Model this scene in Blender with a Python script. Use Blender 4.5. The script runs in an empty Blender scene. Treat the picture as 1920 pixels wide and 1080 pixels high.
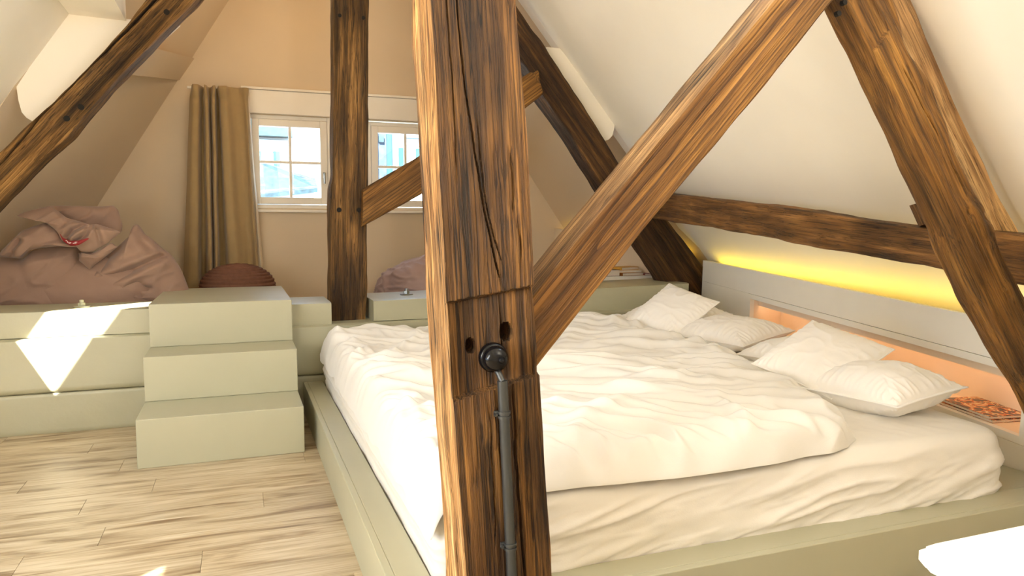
import bpy, bmesh, math, random
import numpy as np
from mathutils import Vector, Matrix

random.seed(7)
RNG = np.random.default_rng(7)
scene = bpy.context.scene
C = scene.collection

# ------------------------------------------------------------------ camera
cam_d = bpy.data.cameras.new('camera')
cam = bpy.data.objects.new('camera', cam_d)
C.objects.link(cam)
cam_d.sensor_width = 36.0
cam_d.lens = 36.0 * 1373.0 / 1920.0
cam_d.clip_start = 0.02
CAM_Z = 1.2
_right = Vector((0.9367, -0.3499, 0.0)).normalized()
_p = math.atan(115.0 / 1373.0)
_fh = Vector((0.3499, 0.9367, 0.0)).normalized()
_fwd = _fh * math.cos(_p) + Vector((0, 0, -math.sin(_p)))
_up = _right.cross(_fwd)
m = Matrix((_right, _up, -_fwd)).transposed().to_4x4()
m.translation = (0, 0, CAM_Z)
cam.matrix_world = m
scene.camera = cam

# ------------------------------------------------------------------ view / world / daylight
vs = scene.view_settings
vs.view_transform = 'Standard'
vs.look = 'None'
vs.gamma = 1.0
vs.use_curve_mapping = False
vs.exposure = 0.0
scene.cycles.use_denoising = True
scene.cycles.max_bounces = 10
scene.cycles.diffuse_bounces = 7
scene.cycles.sample_clamp_indirect = 6.0

world = bpy.data.worlds.new('sky')
scene.world = world
world.use_nodes = True
wn = world.node_tree.nodes
bg = wn['Background']
bg.inputs['Color'].default_value = (0.40, 0.66, 1.0, 1)
bg.inputs['Strength'].default_value = 6.0

sun_d = bpy.data.lights.new('sun', 'SUN')
sun_d.energy = 45.0
sun_d.angle = math.radians(0.6)
sun_d.color = (1.0, 0.94, 0.82)
sun = bpy.data.objects.new('sun', sun_d)
C.objects.link(sun)
SUN_DIR = Vector((0.54, 1.0, -1.0)).normalized()
sun.rotation_euler = SUN_DIR.to_track_quat('-Z', 'Y').to_euler()
sun.location = (-6, -6, 10)


def rect_light(name, loc, direction, sx, sy, watts, color):
    d = bpy.data.lights.new(name, 'AREA')
    d.shape = 'RECTANGLE'
    d.size, d.size_y = sx, sy
    d.energy = watts
    d.color = color
    o = bpy.data.objects.new(name, d)
    o.location = loc
    o.rotation_euler = Vector(direction).to_track_quat('-Z', 'Y').to_euler()
    C.objects.link(o)
    return o


DAY = (1.0, 0.985, 0.965)
# left roof window, added right-slope opening, and added fill at the closed rear wall
rect_light('roof_opening_light', (-1.50, 0.55, 1.66), (0.83, 0.05, -0.55), 0.7, 0.75, 26, DAY)
rect_light('roof_opening_light', (1.95, 1.90, 2.72), (-0.76, 0.0, -0.65), 1.4, 0.9, 18, DAY)
rect_light('rear_fill', (0.5, -2.25, 2.55), (0.0, 1.0, 0.10), 1.6, 0.7, 8, DAY)


# ------------------------------------------------------------------ helpers
def lin(r, g, b):
    def f(c):
        c /= 255.0
        return c / 12.92 if c <= 0.04045 else ((c + 0.055) / 1.055) ** 2.4
    return (f(r), f(g), f(b), 1.0)


def link(name, me, parent=None):
    o = bpy.data.objects.new(name, me)
    C.objects.link(o)
    if parent is not None:
        o.parent = parent
    return o


def tag(o, label=None, cat=None, group=None, kind=None):
    if label:
        o['label'] = label
    if cat:
        o['category'] = cat
    if group:
        o['group'] = group
    if kind:
        o['kind'] = kind
    return o


def empty(name, loc=(0, 0, 0), rot=(0, 0, 0)):
    o = bpy.data.objects.new(name, None)
    o.location = loc
    o.rotation_euler = rot
    o.empty_display_size = 0.05
    C.objects.link(o)
    return o


def mk(name, verts, faces, material, parent=None, smooth=True):
    me = bpy.data.meshes.new(name)
    v = np.asarray(verts, dtype=np.float64)
    me.from_pydata(v.tolist(), [], faces if isinstance(faces, list) else faces.tolist())
    me.update()
    if smooth:
        me.polygons.foreach_set('use_smooth', [True] * len(me.polygons))
    me.materials.append(material)
    return link(name, me, parent)


def fix_normals(o):
    bm = bmesh.new()
    bm.from_mesh(o.data)
    bmesh.ops.recalc_face_normals(bm, faces=bm.faces)
    bm.to_mesh(o.data)
    bm.free()
    return o


def grid_faces(nu, nv, wrap=False):
    """vertices indexed j*nu+i, i around/along u, j along v"""
    iu = np.arange(nu if wrap else nu - 1)
    jv = np.arange(nv - 1)
    I, J = np.meshgrid(iu, jv)
    I = I.ravel()
    J = J.ravel()
    I2 = (I + 1) % nu
    return np.stack([J * nu + I, J * nu + I2, (J + 1) * nu + I2, (J + 1) * nu + I], 1)


class MB:
    """collects simple shapes into one mesh"""

    def __init__(self):
        self.bm = bmesh.new()

    def box(self, x0, x1, y0, y1, z0, z1, bevel=0.0, seg=2):
        t = bmesh.new()
        bmesh.ops.create_cube(t, size=1.0)
        for v in t.verts:
            v.co = Vector(((x0 + x1) / 2 + v.co.x * (x1 - x0), (y0 + y1) / 2 + v.co.y * (y1 - y0), (z0 + z1) / 2 + v.co.z * (z1 - z0)))
        if bevel > 0:
            bmesh.ops.bevel(t, geom=list(t.edges), offset=bevel, segments=seg, affect='EDGES', profile=0.5)
        return self._join(t)

    def _join(self, t):
        me = bpy.data.meshes.new('tmp')
        t.to_mesh(me)
        t.free()
        self.bm.from_mesh(me)
        bpy.data.meshes.remove(me)
        return self

    def cyl(self, p0, p1, r0, r1=None, seg=20, bevel=0.0):
        r1 = r0 if r1 is None else r1
        p0, p1 = Vector(p0), Vector(p1)
        d = p1 - p0
        t = bmesh.new()
        bmesh.ops.create_cone(t, cap_ends=True, segments=seg, radius1=r0, radius2=r1, depth=d.length)
        if bevel > 0:
            bmesh.ops.bevel(t, geom=[e for e in t.edges if len(e.link_faces) == 2 and any(len(f.verts) > 4 for f in e.link_faces)], offset=bevel, segments=2, affect='EDGES')
        M = d.to_track_quat('Z', 'Y').to_matrix().to_4x4()
        M.translation = (p0 + p1) / 2
        t.transform(M)
        return self._join(t)

    def lathe(self, prof, p0, axis, seg=32):
        """prof: list of (r, h)"""
        t = bmesh.new()
        rings = []
        for r, h in prof:
            if r < 1e-6:
                rings.append([t.verts.new((0, 0, h))])
            else:
                rings.append([t.verts.new((r * math.cos(2 * math.pi * i / seg), r * math.sin(2 * math.pi * i / seg), h)) for i in range(seg)])
        for a, b in zip(rings[:-1], rings[1:]):
            for i in range(seg):
                j = (i + 1) % seg
                if len(a) == 1 and len(b) == 1:
                    continue
                if len(a) == 1:
                    t.faces.new((a[0], b[j], b[i]))
                elif len(b) == 1:
                    t.faces.new((a[i], a[j], b[0]))
                else:
                    t.faces.new((a[i], a[j], b[j], b[i]))
        bmesh.ops.recalc_face_normals(t, faces=t.faces)
        M = Vector(axis).to_track_quat('Z', 'Y').to_matrix().to_4x4()
        M.translation = p0
        t.transform(M)
        return self._join(t)

    def prism(self, pts, vec):
        """closed polygon (3-d points) pushed along vec"""
        t = bmesh.new()
        a = [t.verts.new(p) for p in pts]
        b = [t.verts.new(Vector(p) + Vector(vec)) for p in pts]
        t.faces.new(a)
        t.faces.new(list(reversed(b)))
        n = len(a)
        for i in range(n):
            t.faces.new((a[i], b[i], b[(i + 1) % n], a[(i + 1) % n]))
        bmesh.ops.recalc_face_normals(t, faces=t.faces)
        return self._join(t)

    def build(self, name, material, parent=None, smooth=False):
        me = bpy.data.meshes.new(name)
        self.bm.to_mesh(me)
        self.bm.free()
        if smooth:
            for p in me.polygons:
                p.use_smooth = True
            try:
                me.set_sharp_from_angle(angle=math.radians(40))
            except Exception:
                pass
        me.materials.append(material)
        return link(name, me, parent)


# vectorised gradient noise
_perm = RNG.permutation(256)
_perm = np.concatenate([_perm, _perm, _perm])
_grad = RNG.normal(size=(256, 3))
_grad /= np.linalg.norm(_grad, axis=1)[:, None]


def noise3(x, y, z):
    x, y, z = np.broadcast_arrays(np.asarray(x, float), np.asarray(y, float), np.asarray(z, float))
    xi, yi, zi = np.floor(x).astype(int), np.floor(y).astype(int), np.floor(z).astype(int)
    xf, yf, zf = x - xi, y - yi, z - zi
    u, v, w = [t * t * t * (t * (t * 6 - 15) + 10) for t in (xf, yf, zf)]
    out = 0
    for dx in (0, 1):
        for dy in (0, 1):
            for dz in (0, 1):
                h = _perm[_perm[_perm[(xi + dx) & 255] + ((yi + dy) & 255)] + ((zi + dz) & 255)] & 255
                g = _grad[h]
                d = g[..., 0] * (xf - dx) + g[..., 1] * (yf - dy) + g[..., 2] * (zf - dz)
                out = out + d * (u if dx else 1 - u) * (v if dy else 1 - v) * (w if dz else 1 - w)
    return out * 1.6


def fbm(x, y, z, oct=4):
    a, s, o = 1.0, 1.0, 0.0
    for i in range(oct):
        o = o + a * noise3(x * s + 17.3 * i, y * s, z * s + 5.1 * i)
        a *= 0.5
        s *= 2.03
    return o


def ridge(x, y, z):
    return 1.0 - np.abs(noise3(x, y, z)) * 2.0


def sstep(a, b, x):
    t = np.clip((x - a) / (b - a), 0, 1)
    return t * t * (3 - 2 * t)


# ------------------------------------------------------------------ materials
def new_mat(name):
    mt = bpy.data.materials.new(name)
    mt.use_nodes = True
    nt = mt.node_tree
    b = nt.nodes['Principled BSDF']
    return mt, nt, b


def N(nt, kind, **kw):
    n = nt.nodes.new(kind)
    for k, v in kw.items():
        setattr(n, k, v)
    return n


def plain(name, col, rough=0.5, metal=0.0, var=0.06, scale=6.0, bump=0.0, bscale=60.0, spec=0.5, coat=0.0, sheen=0.0):
    mt, nt, b = new_mat(name)
    tc = N(nt, 'ShaderNodeTexCoord')
    no = N(nt, 'ShaderNodeTexNoise')
    no.inputs['Scale'].default_value = scale
    no.inputs['Detail'].default_value = 5
    nt.links.new(tc.outputs['Object'], no.inputs['Vector'])
    rp = N(nt, 'ShaderNodeValToRGB')
    c = np.array(col[:3])
    rp.color_ramp.elements[0].position = 0.3
    rp.color_ramp.elements[0].color = (*(c * (1 - var)), 1)
    rp.color_ramp.elements[1].position = 0.7
    rp.color_ramp.elements[1].color = (*np.minimum(c * (1 + var), 1), 1)
    nt.links.new(no.outputs['Fac'], rp.inputs['Fac'])
    nt.links.new(rp.outputs['Color'], b.inputs['Base Color'])
    b.inputs['Roughness'].default_value = rough
    b.inputs['Metallic'].default_value = metal
    b.inputs['Specular IOR Level'].default_value = spec
    b.inputs['Coat Weight'].default_value = coat
    b.inputs['Sheen Weight'].default_value = sheen
    if bump > 0:
        n2 = N(nt, 'ShaderNodeTexNoise')
        n2.inputs['Scale'].default_value = bscale
        n2.inputs['Detail'].default_value = 4
        nt.links.new(tc.outputs['Object'], n2.inputs['Vector'])
        bp = N(nt, 'ShaderNodeBump')
        bp.inputs['Strength'].default_value = bump
        bp.inputs['Distance'].default_value = 0.01
        nt.links.new(n2.outputs['Fac'], bp.inputs['Height'])
        nt.links.new(bp.outputs['Normal'], b.inputs['Normal'])
    return mt


def emit(name, col, strength):
    mt, nt, b = new_mat(name)
    b.inputs['Base Color'].default_value = col
    b.inputs['Emission Color'].default_value = col
    b.inputs['Emission Strength'].default_value = strength
    return mt


def wood(name, dark, mid, light, ring=26.0, ringmix=0.45, crack=0.5, fine=1.0, rough=0.62, bump=0.6, patch=None):
    """old timber: grain along the object's local Z"""
    mt, nt, b = new_mat(name)
    L = nt.links
    tc = N(nt, 'ShaderNodeTexCoord')
    oi = N(nt, 'ShaderNodeObjectInfo')
    off = N(nt, 'ShaderNodeVectorMath', operation='SCALE')
    cmb = N(nt, 'ShaderNodeCombineXYZ')
    L.new(oi.outputs['Random'], cmb.inputs[0])
    L.new(oi.outputs['Random'], cmb.inputs[1])
    L.new(oi.outputs['Random'], cmb.inputs[2])
    L.new(cmb.outputs[0], off.inputs[0])
    off.inputs['Scale'].default_value = 13.0
    add = N(nt, 'ShaderNodeVectorMath', operation='ADD')
    L.new(tc.outputs['Object'], add.inputs[0])
    L.new(off.outputs[0], add.inputs[1])

    def mapped(sz, sxy=1.0):
        mp = N(nt, 'ShaderNodeMapping')
        mp.inputs['Scale'].default_value = (sxy, sxy, sz)
        L.new(add.outputs[0], mp.inputs['Vector'])
        return mp.outputs[0]

    def noise(vec, scale, detail=5, dist=0.0):
        n = N(nt, 'ShaderNodeTexNoise')
        n.inputs['Scale'].default_value = scale
        n.inputs['Detail'].default_value = detail
        n.inputs['Distortion'].default_value = dist
        L.new(vec, n.inputs['Vector'])
        return n.outputs['Fac']

    def ramp(fac, stops):
        r = N(nt, 'ShaderNodeValToRGB')
        els = r.color_ramp.elements
        while len(els) < len(stops):
            els.new(0.5)
        for e, (p, c) in zip(els, stops):
            e.position = p
            e.color = c
        L.new(fac, r.inputs['Fac'])
        return r.outputs['Color']

    def mix(mode, fac, a, bcol):
        mx = N(nt, 'ShaderNodeMix', data_type='RGBA', blend_type=mode)
        if isinstance(fac, float):
            mx.inputs['Factor'].default_value = fac
        else:
            L.new(fac, mx.inputs['Factor'])
        for s, v in ((6, a), (7, bcol)):
            if isinstance(v, tuple):
                mx.inputs[s].default_value = v
            else:
                L.new(v, mx.inputs[s])
        return mx.outputs[2]

    g1 = noise(mapped(0.06), 24.0, 7, 0.5)
    base = ramp(g1, [(0.28, dark), (0.5, mid), (0.72, light)])
    # growth-ring figure
    wv = N(nt, 'ShaderNodeTexWave', wave_type='RINGS', rings_direction='Z', wave_profile='SAW')
    wv.inputs['Scale'].default_value = ring
    wv.inputs['Distortion'].default_value = 6.0
    wv.inputs['Detail'].default_value = 3.0
    wv.inputs['Detail Scale'].default_value = 0.16
    mpw = N(nt, 'ShaderNodeMapping')
    mpw.inputs['Scale'].default_value = (1, 1, 0.10)
    mpw.inputs['Location'].default_value = (0.012, 0.045, 0)
    L.new(tc.outputs['Object'], mpw.inputs['Vector'])
    L.new(mpw.outputs[0], wv.inputs['Vector'])
    rg = ramp(wv.outputs['Fac'], [(0.0, (0.30, 0.24, 0.20, 1)), (0.35, (0.95, 0.92, 0.9, 1)), (1.0, (1.08, 1.06, 1.03, 1))])
    base = mix('MULTIPLY', ringmix, base, rg)
    # fine fibre streaks
    f1 = noise(mapped(0.018), 210.0, 4)
    fs = ramp(f1, [(0.36, (0.42, 0.36, 0.32, 1)), (0.52, (1, 1, 1, 1)), (0.75, (1.22, 1.18, 1.1, 1))])
    base = mix('MULTIPLY', 0.7 * fine, base, fs)
    # broad patches of older, darker surface
    pt = noise(tc.outputs['Object'], 3.2, 4, 0.3)
    ps = ramp(pt, [(0.35, (0.55, 0.46, 0.40, 1)), (0.60, (1.1, 1.08, 1.05, 1))])
    base = mix('MULTIPLY', 0.55, base, ps)
    if patch:
        pn = noise(mapped(0.3), 5.0, 5, 0.4)
        pm = ramp(pn, [(0.52, (0, 0, 0, 1)), (0.66, (1, 1, 1, 1))])
        base = mix('MIX', pm, base, patch)
    # drying checks: thin dark lines along the grain
    cn = noise(mapped(0.022), 44.0, 4, 0.6)
    ab = N(nt, 'ShaderNodeMath', operation='SUBTRACT')
    L.new(cn, ab.inputs[0])
    ab.inputs[1].default_value = 0.5
    ab2 = N(nt, 'ShaderNodeMath', operation='ABSOLUTE')
    L.new(ab.outputs[0], ab2.inputs[0])
    ck = ramp(ab2.outputs[0], [(0.0, (0, 0, 0, 1)), (0.012, (0.15, 0.15, 0.15, 1)), (0.03, (1, 1, 1, 1))])
    # checks only in places
    gate = noise(mapped(0.25), 7.0, 2)
    gt = ramp(gate, [(0.45, (1, 1, 1, 1)), (0.58, (0, 0, 0, 1))])
    ckm = mix('ADD', 1.0, ck, gt)
    base = mix('MULTIPLY', crack, base, ckm)
    pn2 = noise(mapped(0.07), 120.0, 3, 0.3)
    pits = ramp(pn2, [(0.30, (0.10, 0.07, 0.05, 1)), (0.38, (1, 1, 1, 1))])
    base = mix('MULTIPLY', min(1.0, crack), base, pits)
    L.new(base, b.inputs['Base Color'])
    b.inputs['Roughness'].default_value = rough
    b.inputs['Specular IOR Level'].default_value = 0.35
    # relief
    h = mix('MULTIPLY', 0.8, fs, ckm)
    h = mix('MULTIPLY', 0.8, h, pits)
    h = mix('MULTIPLY', 0.5, h, rg)
    bp = N(nt, 'ShaderNodeBump')
    bp.inputs['Strength'].default_value = bump
    bp.inputs['Distance'].default_value = 0.006
    L.new(h, bp.inputs['Height'])
    L.new(bp.outputs['Normal'], b.inputs['Normal'])
    return mt


M = {}
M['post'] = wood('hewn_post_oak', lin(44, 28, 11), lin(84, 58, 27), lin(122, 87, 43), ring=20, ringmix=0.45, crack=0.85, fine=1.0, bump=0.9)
M['brace'] = wood('sawn_brace_pine', lin(78, 50, 18), lin(116, 82, 36), lin(146, 108, 54), ring=20, ringmix=1.0, crack=0.35, fine=0.6, bump=0.5)
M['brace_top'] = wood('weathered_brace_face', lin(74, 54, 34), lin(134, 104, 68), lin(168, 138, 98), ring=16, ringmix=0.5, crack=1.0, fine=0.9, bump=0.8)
M['post_side'] = wood('pale_post_flank', lin(104, 72, 40), lin(166, 126, 78), lin(204, 166, 116), ring=30, ringmix=0.35, crack=0.9, fine=0.9, bump=0.9)  # left flank of the post, paler than its front
M['rafter'] = wood('peeled_rafter', lin(60, 39, 13), lin(110, 76, 31), lin(144, 105, 49), ring=9, ringmix=0.3, crack=0.6, fine=0.7, bump=0.7)
M['rafter_grey'] = wood('weathered_rafter', lin(110, 80, 48), lin(164, 132, 90), lin(196, 168, 124), ring=16, ringmix=0.3, crack=0.7, fine=0.8, bump=0.6)
M['dark'] = wood('old_dark_oak', lin(34, 21, 10), lin(66, 44, 21), lin(98, 70, 37), ring=10, ringmix=0.35, crack=0.7, fine=0.8, bump=0.7)
M['backpost'] = wood('mid_brown_oak', lin(44, 29, 12), lin(90, 65, 32), lin(132, 99, 55), ring=18, ringmix=0.35, crack=0.8, fine=0.9, bump=0.8)
M['purlin'] = wood('purlin_oak', lin(54, 35, 16), lin(102, 71, 36), lin(138, 101, 56), ring=14, ringmix=0.4, crack=0.7, fine=0.8, bump=0.7)
M['plaster'] = plain('cream_plaster', lin(251, 245, 232), 0.85, var=0.02, scale=2.0, bump=0.10, bscale=14, spec=0.2)
M['gable'] = plain('dim_plaster', lin(213, 195, 168), 0.85, var=0.02, scale=2.0, bump=0.08, bscale=14, spec=0.2)  # plaster of the dim back bay; its shade is put into the colour
M['sage'] = plain('sage_paint', lin(170, 167, 141), 0.42, var=0.03, scale=3.0, bump=0.06, bscale=25, spec=0.75)
M['sage_old'] = plain('sage_paint_on_old_beam', lin(168, 165, 139), 0.42, var=0.04, scale=3.0, bump=0.18, bscale=18, spec=0.75)
M['white_paint'] = plain('warm_white_paint', lin(238, 232, 220), 0.4, var=0.015, spec=0.4)
M['headboard'] = plain('headboard_off_white', lin(243, 239, 226), 0.45, var=0.015, spec=0.4)
M['niche'] = plain('niche_cream', lin(240, 222, 196), 0.5, var=0.015, spec=0.3)
M['linen'] = plain('white_cotton', lin(224, 221, 215), 0.85, var=0.012, scale=8, bump=0.05, bscale=220, spec=0.15, sheen=0.15)
M['pillow'] = plain('white_pillow_cotton', lin(246, 243, 238), 0.85, var=0.012, scale=8, bump=0.05, bscale=220, spec=0.15, sheen=0.15)
M['sheet'] = plain('white_sheet', lin(226, 221, 212), 0.85, var=0.012, scale=8, bump=0.05, bscale=220, spec=0.15, sheen=0.15)
M['bean'] = plain('taupe_canvas', lin(150, 122, 106), 0.8, var=0.05, scale=9, bump=0.12, bscale=260, spec=0.2, sheen=0.2)
M['bean_mauve'] = plain('mauve_canvas', lin(162, 138, 134), 0.8, var=0.05, scale=9, bump=0.12, bscale=260, spec=0.2, sheen=0.2)
M['red_print'] = plain('red_print', lin(138, 24, 28), 0.6)
M['knit'] = plain('brown_knit', lin(112, 78, 62), 0.9, var=0.12, scale=30, bump=0.3, bscale=150, spec=0.1)
M['curtain'] = plain('olive_taupe_curtain', lin(162, 138, 98), 0.9, var=0.04, scale=14, bump=0.1, bscale=300, spec=0.1, sheen=0.2)
M['lining'] = plain('pale_curtain_lining', lin(226, 212, 190), 0.9, var=0.03, scale=14, spec=0.1)
M['black'] = plain('black_bakelite', (0.004, 0.004, 0.005, 1), 0.16, var=0.02, spec=0.28)
M['conduit'] = plain('dark_grey_conduit', lin(70, 72, 72), 0.38, metal=0.55, var=0.06, scale=20)
M['steel'] = plain('galvanised_steel', lin(150, 150, 145), 0.3, metal=0.9, var=0.08, scale=30)
M['void'] = plain('dark_bore', (0.008, 0.006, 0.004, 1), 0.9, var=0.1)
M['table'] = plain('white_table_laminate', lin(248, 246, 240), 0.35, var=0.01, spec=0.4)
M['led'] = emit('yellow_led', (1.0, 0.76, 0.06, 1), 10.0)
M['led_warm'] = emit('amber_led', (1.0, 0.68, 0.42, 1), 8.0)
M['lamp'] = emit('warm_bulb', (1.0, 0.62, 0.28, 1), 30.0)
M['globe'] = emit('fill_lamp_globe', (1.0, 0.94, 0.84, 1), 76.0)  # glow of the added fill lamp left of the camera
M['slab'] = plain('subfloor', lin(120, 100, 76), 0.8)

# glass: mostly clear with a mirror sheen
mt, nt, b = new_mat('window_glass')
tr = N(nt, 'ShaderNodeBsdfTransparent')
gl = N(nt, 'ShaderNodeBsdfGlossy')
gl.inputs['Roughness'].default_value = 0.02
mx = N(nt, 'ShaderNodeMixShader')
mx.inputs[0].default_value = 0.05
nt.links.new(tr.outputs[0], mx.inputs[1])
nt.links.new(gl.outputs[0], mx.inputs[2])
nt.links.new(mx.outputs[0], nt.nodes['Material Output'].inputs['Surface'])
M['glass'] = mt


def plank_mat():
    """limed oak vinyl board: grain along local X, tint per object"""
    mt, nt, b = new_mat('limed_oak_board')
    L = nt.links
    tc = N(nt, 'ShaderNodeTexCoord')
    oi = N(nt, 'ShaderNodeObjectInfo')
    cmb = N(nt, 'ShaderNodeCombineXYZ')
    mul = N(nt, 'ShaderNodeMath', operation='MULTIPLY')
    mul.inputs[1].default_value = 40.0
    L.new(oi.outputs['Random'], mul.inputs[0])
    L.new(mul.outputs[0], cmb.inputs[0])
    L.new(mul.outputs[0], cmb.inputs[1])
    add = N(nt, 'ShaderNodeVectorMath', operation='ADD')
    L.new(tc.outputs['Object'], add.inputs[0])
    L.new(cmb.outputs[0], add.inputs[1])
    mp = N(nt, 'ShaderNodeMapping')
    mp.inputs['Scale'].default_value = (0.14, 1, 1)
    L.new(add.outputs[0], mp.inputs['Vector'])
    n1 = N(nt, 'ShaderNodeTexNoise')
    n1.inputs['Scale'].default_value = 14
    n1.inputs['Detail'].default_value = 7
    n1.inputs['Distortion'].default_value = 0.8
    L.new(mp.outputs[0], n1.inputs['Vector'])
    r1 = N(nt, 'ShaderNodeValToRGB')
    e = r1.color_ramp.elements
    e[0].position, e[0].color = 0.32, lin(138, 114, 84)
    e[1].position, e[1].color = 0.72, lin(218, 204, 176)
    k = e.new(0.48)
    k.color = lin(194, 176, 144)
    L.new(n1.outputs['Fac'], r1.inputs['Fac'])
    mp2 = N(nt, 'ShaderNodeMapping')
    mp2.inputs['Scale'].default_value = (0.04, 1, 1)
    L.new(add.outputs[0], mp2.inputs['Vector'])
    n2 = N(nt, 'ShaderNodeTexNoise')
    n2.inputs['Scale'].default_value = 90
    n2.inputs['Detail'].default_value = 3
    L.new(mp2.outputs[0], n2.inputs['Vector'])
    r2 = N(nt, 'ShaderNodeValToRGB')
    r2.color_ramp.elements[0].position, r2.color_ramp.elements[0].color = 0.34, (0.66, 0.6, 0.52, 1)
    r2.color_ramp.elements[1].position, r2.color_ramp.elements[1].color = 0.55, (1, 1, 1, 1)
    L.new(n2.outputs['Fac'], r2.inputs['Fac'])
    m1 = N(nt, 'ShaderNodeMix', data_type='RGBA', blend_type='MULTIPLY')
    m1.inputs['Factor'].default_value = 0.75
    L.new(r1.outputs[0], m1.inputs[6])
    L.new(r2.outputs[0], m1.inputs[7])
    hv = N(nt, 'ShaderNodeHueSaturation')
    vr = N(nt, 'ShaderNodeMapRange')
    vr.inputs[3].default_value = 0.82
    vr.inputs[4].default_value = 0.95
    L.new(oi.outputs['Random'], vr.inputs[0])
    L.new(vr.outputs[0], hv.inputs['Value'])
    L.new(m1.outputs[2], hv.inputs['Color'])
    L.new(hv.outputs[0], b.inputs['Base Color'])
    b.inputs['Roughness'].default_value = 0.42
    b.inputs['Specular IOR Level'].default_value = 0.4
    bp = N(nt, 'ShaderNodeBump')
    bp.inputs['Strength'].default_value = 0.12
    bp.inputs['Distance'].default_value = 0.003
    L.new(n2.outputs['Fac'], bp.inputs['Height'])
    L.new(bp.outputs[0], b.inputs['Normal'])
    return mt


M['plank'] = plank_mat()


# ------------------------------------------------------------------ room shell
# right roof slope: x = RX(Y, z); left slope of the front bay: x = LX(z)
def RX(y, z):
    return 2.937 + 0.167 * (y - 5.15) - (z - 1.788) / 1.18


def LX(z):
    return -0.9 + (z - 2.466) / 1.507


CEIL = 3.35


def struct(o):
    o['kind'] = 'structure'
    return o


def slab_from_cells(name, f, us, vs_, holes, thick, material):
    """plane f(u,v)->point; cells of the us x vs_ grid except holes, given thickness along -normal"""
    verts, faces, idx = [], [], {}

    def vid(i, j, k):
        key = (i, j, k)
        if key not in idx:
            p = Vector(f(us[i], vs_[j]))
            idx[key] = len(verts)
            verts.append(p + Vector(thick) * k)
        return idx[key]
    cells = {(i, j) for i in range(len(us) - 1) for j in range(len(vs_) - 1)} - set(holes)
    for (i, j) in cells:
        for k in (0, 1):
            q = [vid(i, j, k), vid(i + 1, j, k), vid(i + 1, j + 1, k), vid(i, j + 1, k)]
            faces.append(q if k == 0 else q[::-1])
        for (di, dj, a, bb) in ((-1, 0, (i, j), (i, j + 1)), (1, 0, (i + 1, j), (i + 1, j + 1)), (0, -1, (i, j), (i + 1, j)), (0, 1, (i, j + 1), (i + 1, j + 1))):
            if (i + di, j + dj) not in cells:
                faces.append([vid(*a, 0), vid(*bb, 0), vid(*bb, 1), vid(*a, 1)])
    o = mk(name, verts, faces, material, smooth=False)
    return struct(fix_normals(o))


# front-bay slopes
slab_from_cells('wall_right_slope', lambda y, z: (RX(y, z), y, z), [-2.4, 1.2, 2.6, 5.16], [0.0, 2.38, 3.08, CEIL], [(1, 1)], (0.14, 0, 0.12), M['plaster'])  # unseen opening added high up to let sky light onto the left side
# left slope with roof-window and added openings (grid: Y cuts, z cuts)
ys = [-2.4, 0.20, 0.90, 3.10, 3.57, 4.03, 5.13]
zs = [0.0, 0.50, 1.02, 1.22, 1.36, 1.93, 2.05, CEIL]
holes = [(1, 3), (1, 4)] + [(4, 4), (4, 5)] + [(1, 1), (2, 1)]  # last pair: unseen low opening added for sunlight bouncing off the floor
slab_from_cells('wall_left_slope', lambda y, z: (LX(z), y, z), ys, zs, holes, (-0.12, 0, 0.09), M['plaster'])

# gable wall with two window openings, cream plaster darkened for shade
GY = 6.8
W1 = (0.10, 0.81, 1.36, 2.17)
W2 = (1.13, 1.84, 1.345, 2.155)
gx = [-2.2, W1[0], W1[1], W2[0], W2[1], 4.2]
gz = [0.3, 1.36, 2.17, 4.2]
slab_from_cells('wall_gable', lambda x, z: (x, GY, z), gx, gz, [(1, 1), (3, 1)], (0, 0.22, 0), M['gable'])

# back-bay slopes (they narrow towards the gable)
def quad_slab(name, a, bq, c, d, thick, material):
    mb = MB()
    mb.prism([Vector(a), Vector(bq), Vector(c), Vector(d)], Vector(thick))
    return struct(mb.build(name, material))


ga = np.array([-0.012, 6.8, 3.108])
gb = np.array([-1.032, 6.8, 1.421])
sl = (ga - gb) / (ga[2] - gb[2])


def g_at(z):
    return ga + sl * (z - ga[2])


dirL = np.array([-0.526, -1.7, 0.0])
quad_slab('wall_left_slope_rear', g_at(0.2), g_at(3.6), g_at(3.6) + dirL, g_at(0.2) + dirL, (-0.12, 0, 0.08), M['gable'])
ra = np.array([2.751, 6.8, 1.675])
slr = np.array([-(3.001 - 2.751) / (1.675 - 1.323), 0, 1.0])


def r_at(z):
    return ra + slr * (z - ra[2])


dirR = np.array([0.40, -1.65, 0.0])
quad_slab('wall_right_slope_rear', r_at(0.2), r_at(3.6), r_at(3.6) + dirR, r_at(0.2) + dirR, (0.12, 0, 0.08), M['gable'])

# plaster infill behind the back truss, rounded at the foot
mb = MB()
mb.prism([(-0.902, 5.12, 2.466), (-1.192, 5.12, 2.026), (-1.185, 5.12, 1.94), (-1.172, 5.12, 1.873), (-1.150, 5.12, 1.842), (-1.12, 5.12, 1.822), (-0.95, 5.12, 1.80), (-0.30, 5.12, 2.46)], (0, 0.05, 0))
struct(mb.build('wall_infill_left', M['plaster']))
mb = MB()
mb.prism([(2.19, 5.13, 2.53), (2.30, 5.13, 2.53), (2.772, 5.13, 2.026), (2.765, 5.13, 1.97), (2.748, 5.13, 1.904), (2.72, 5.13, 1.875), (2.68, 5.13, 1.86), (2.5, 5.13, 1.84), (2.0, 5.13, 2.4)], (0, 0.05, 0))
struct(mb.build('wall_infill_right', M['plaster']))
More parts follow.
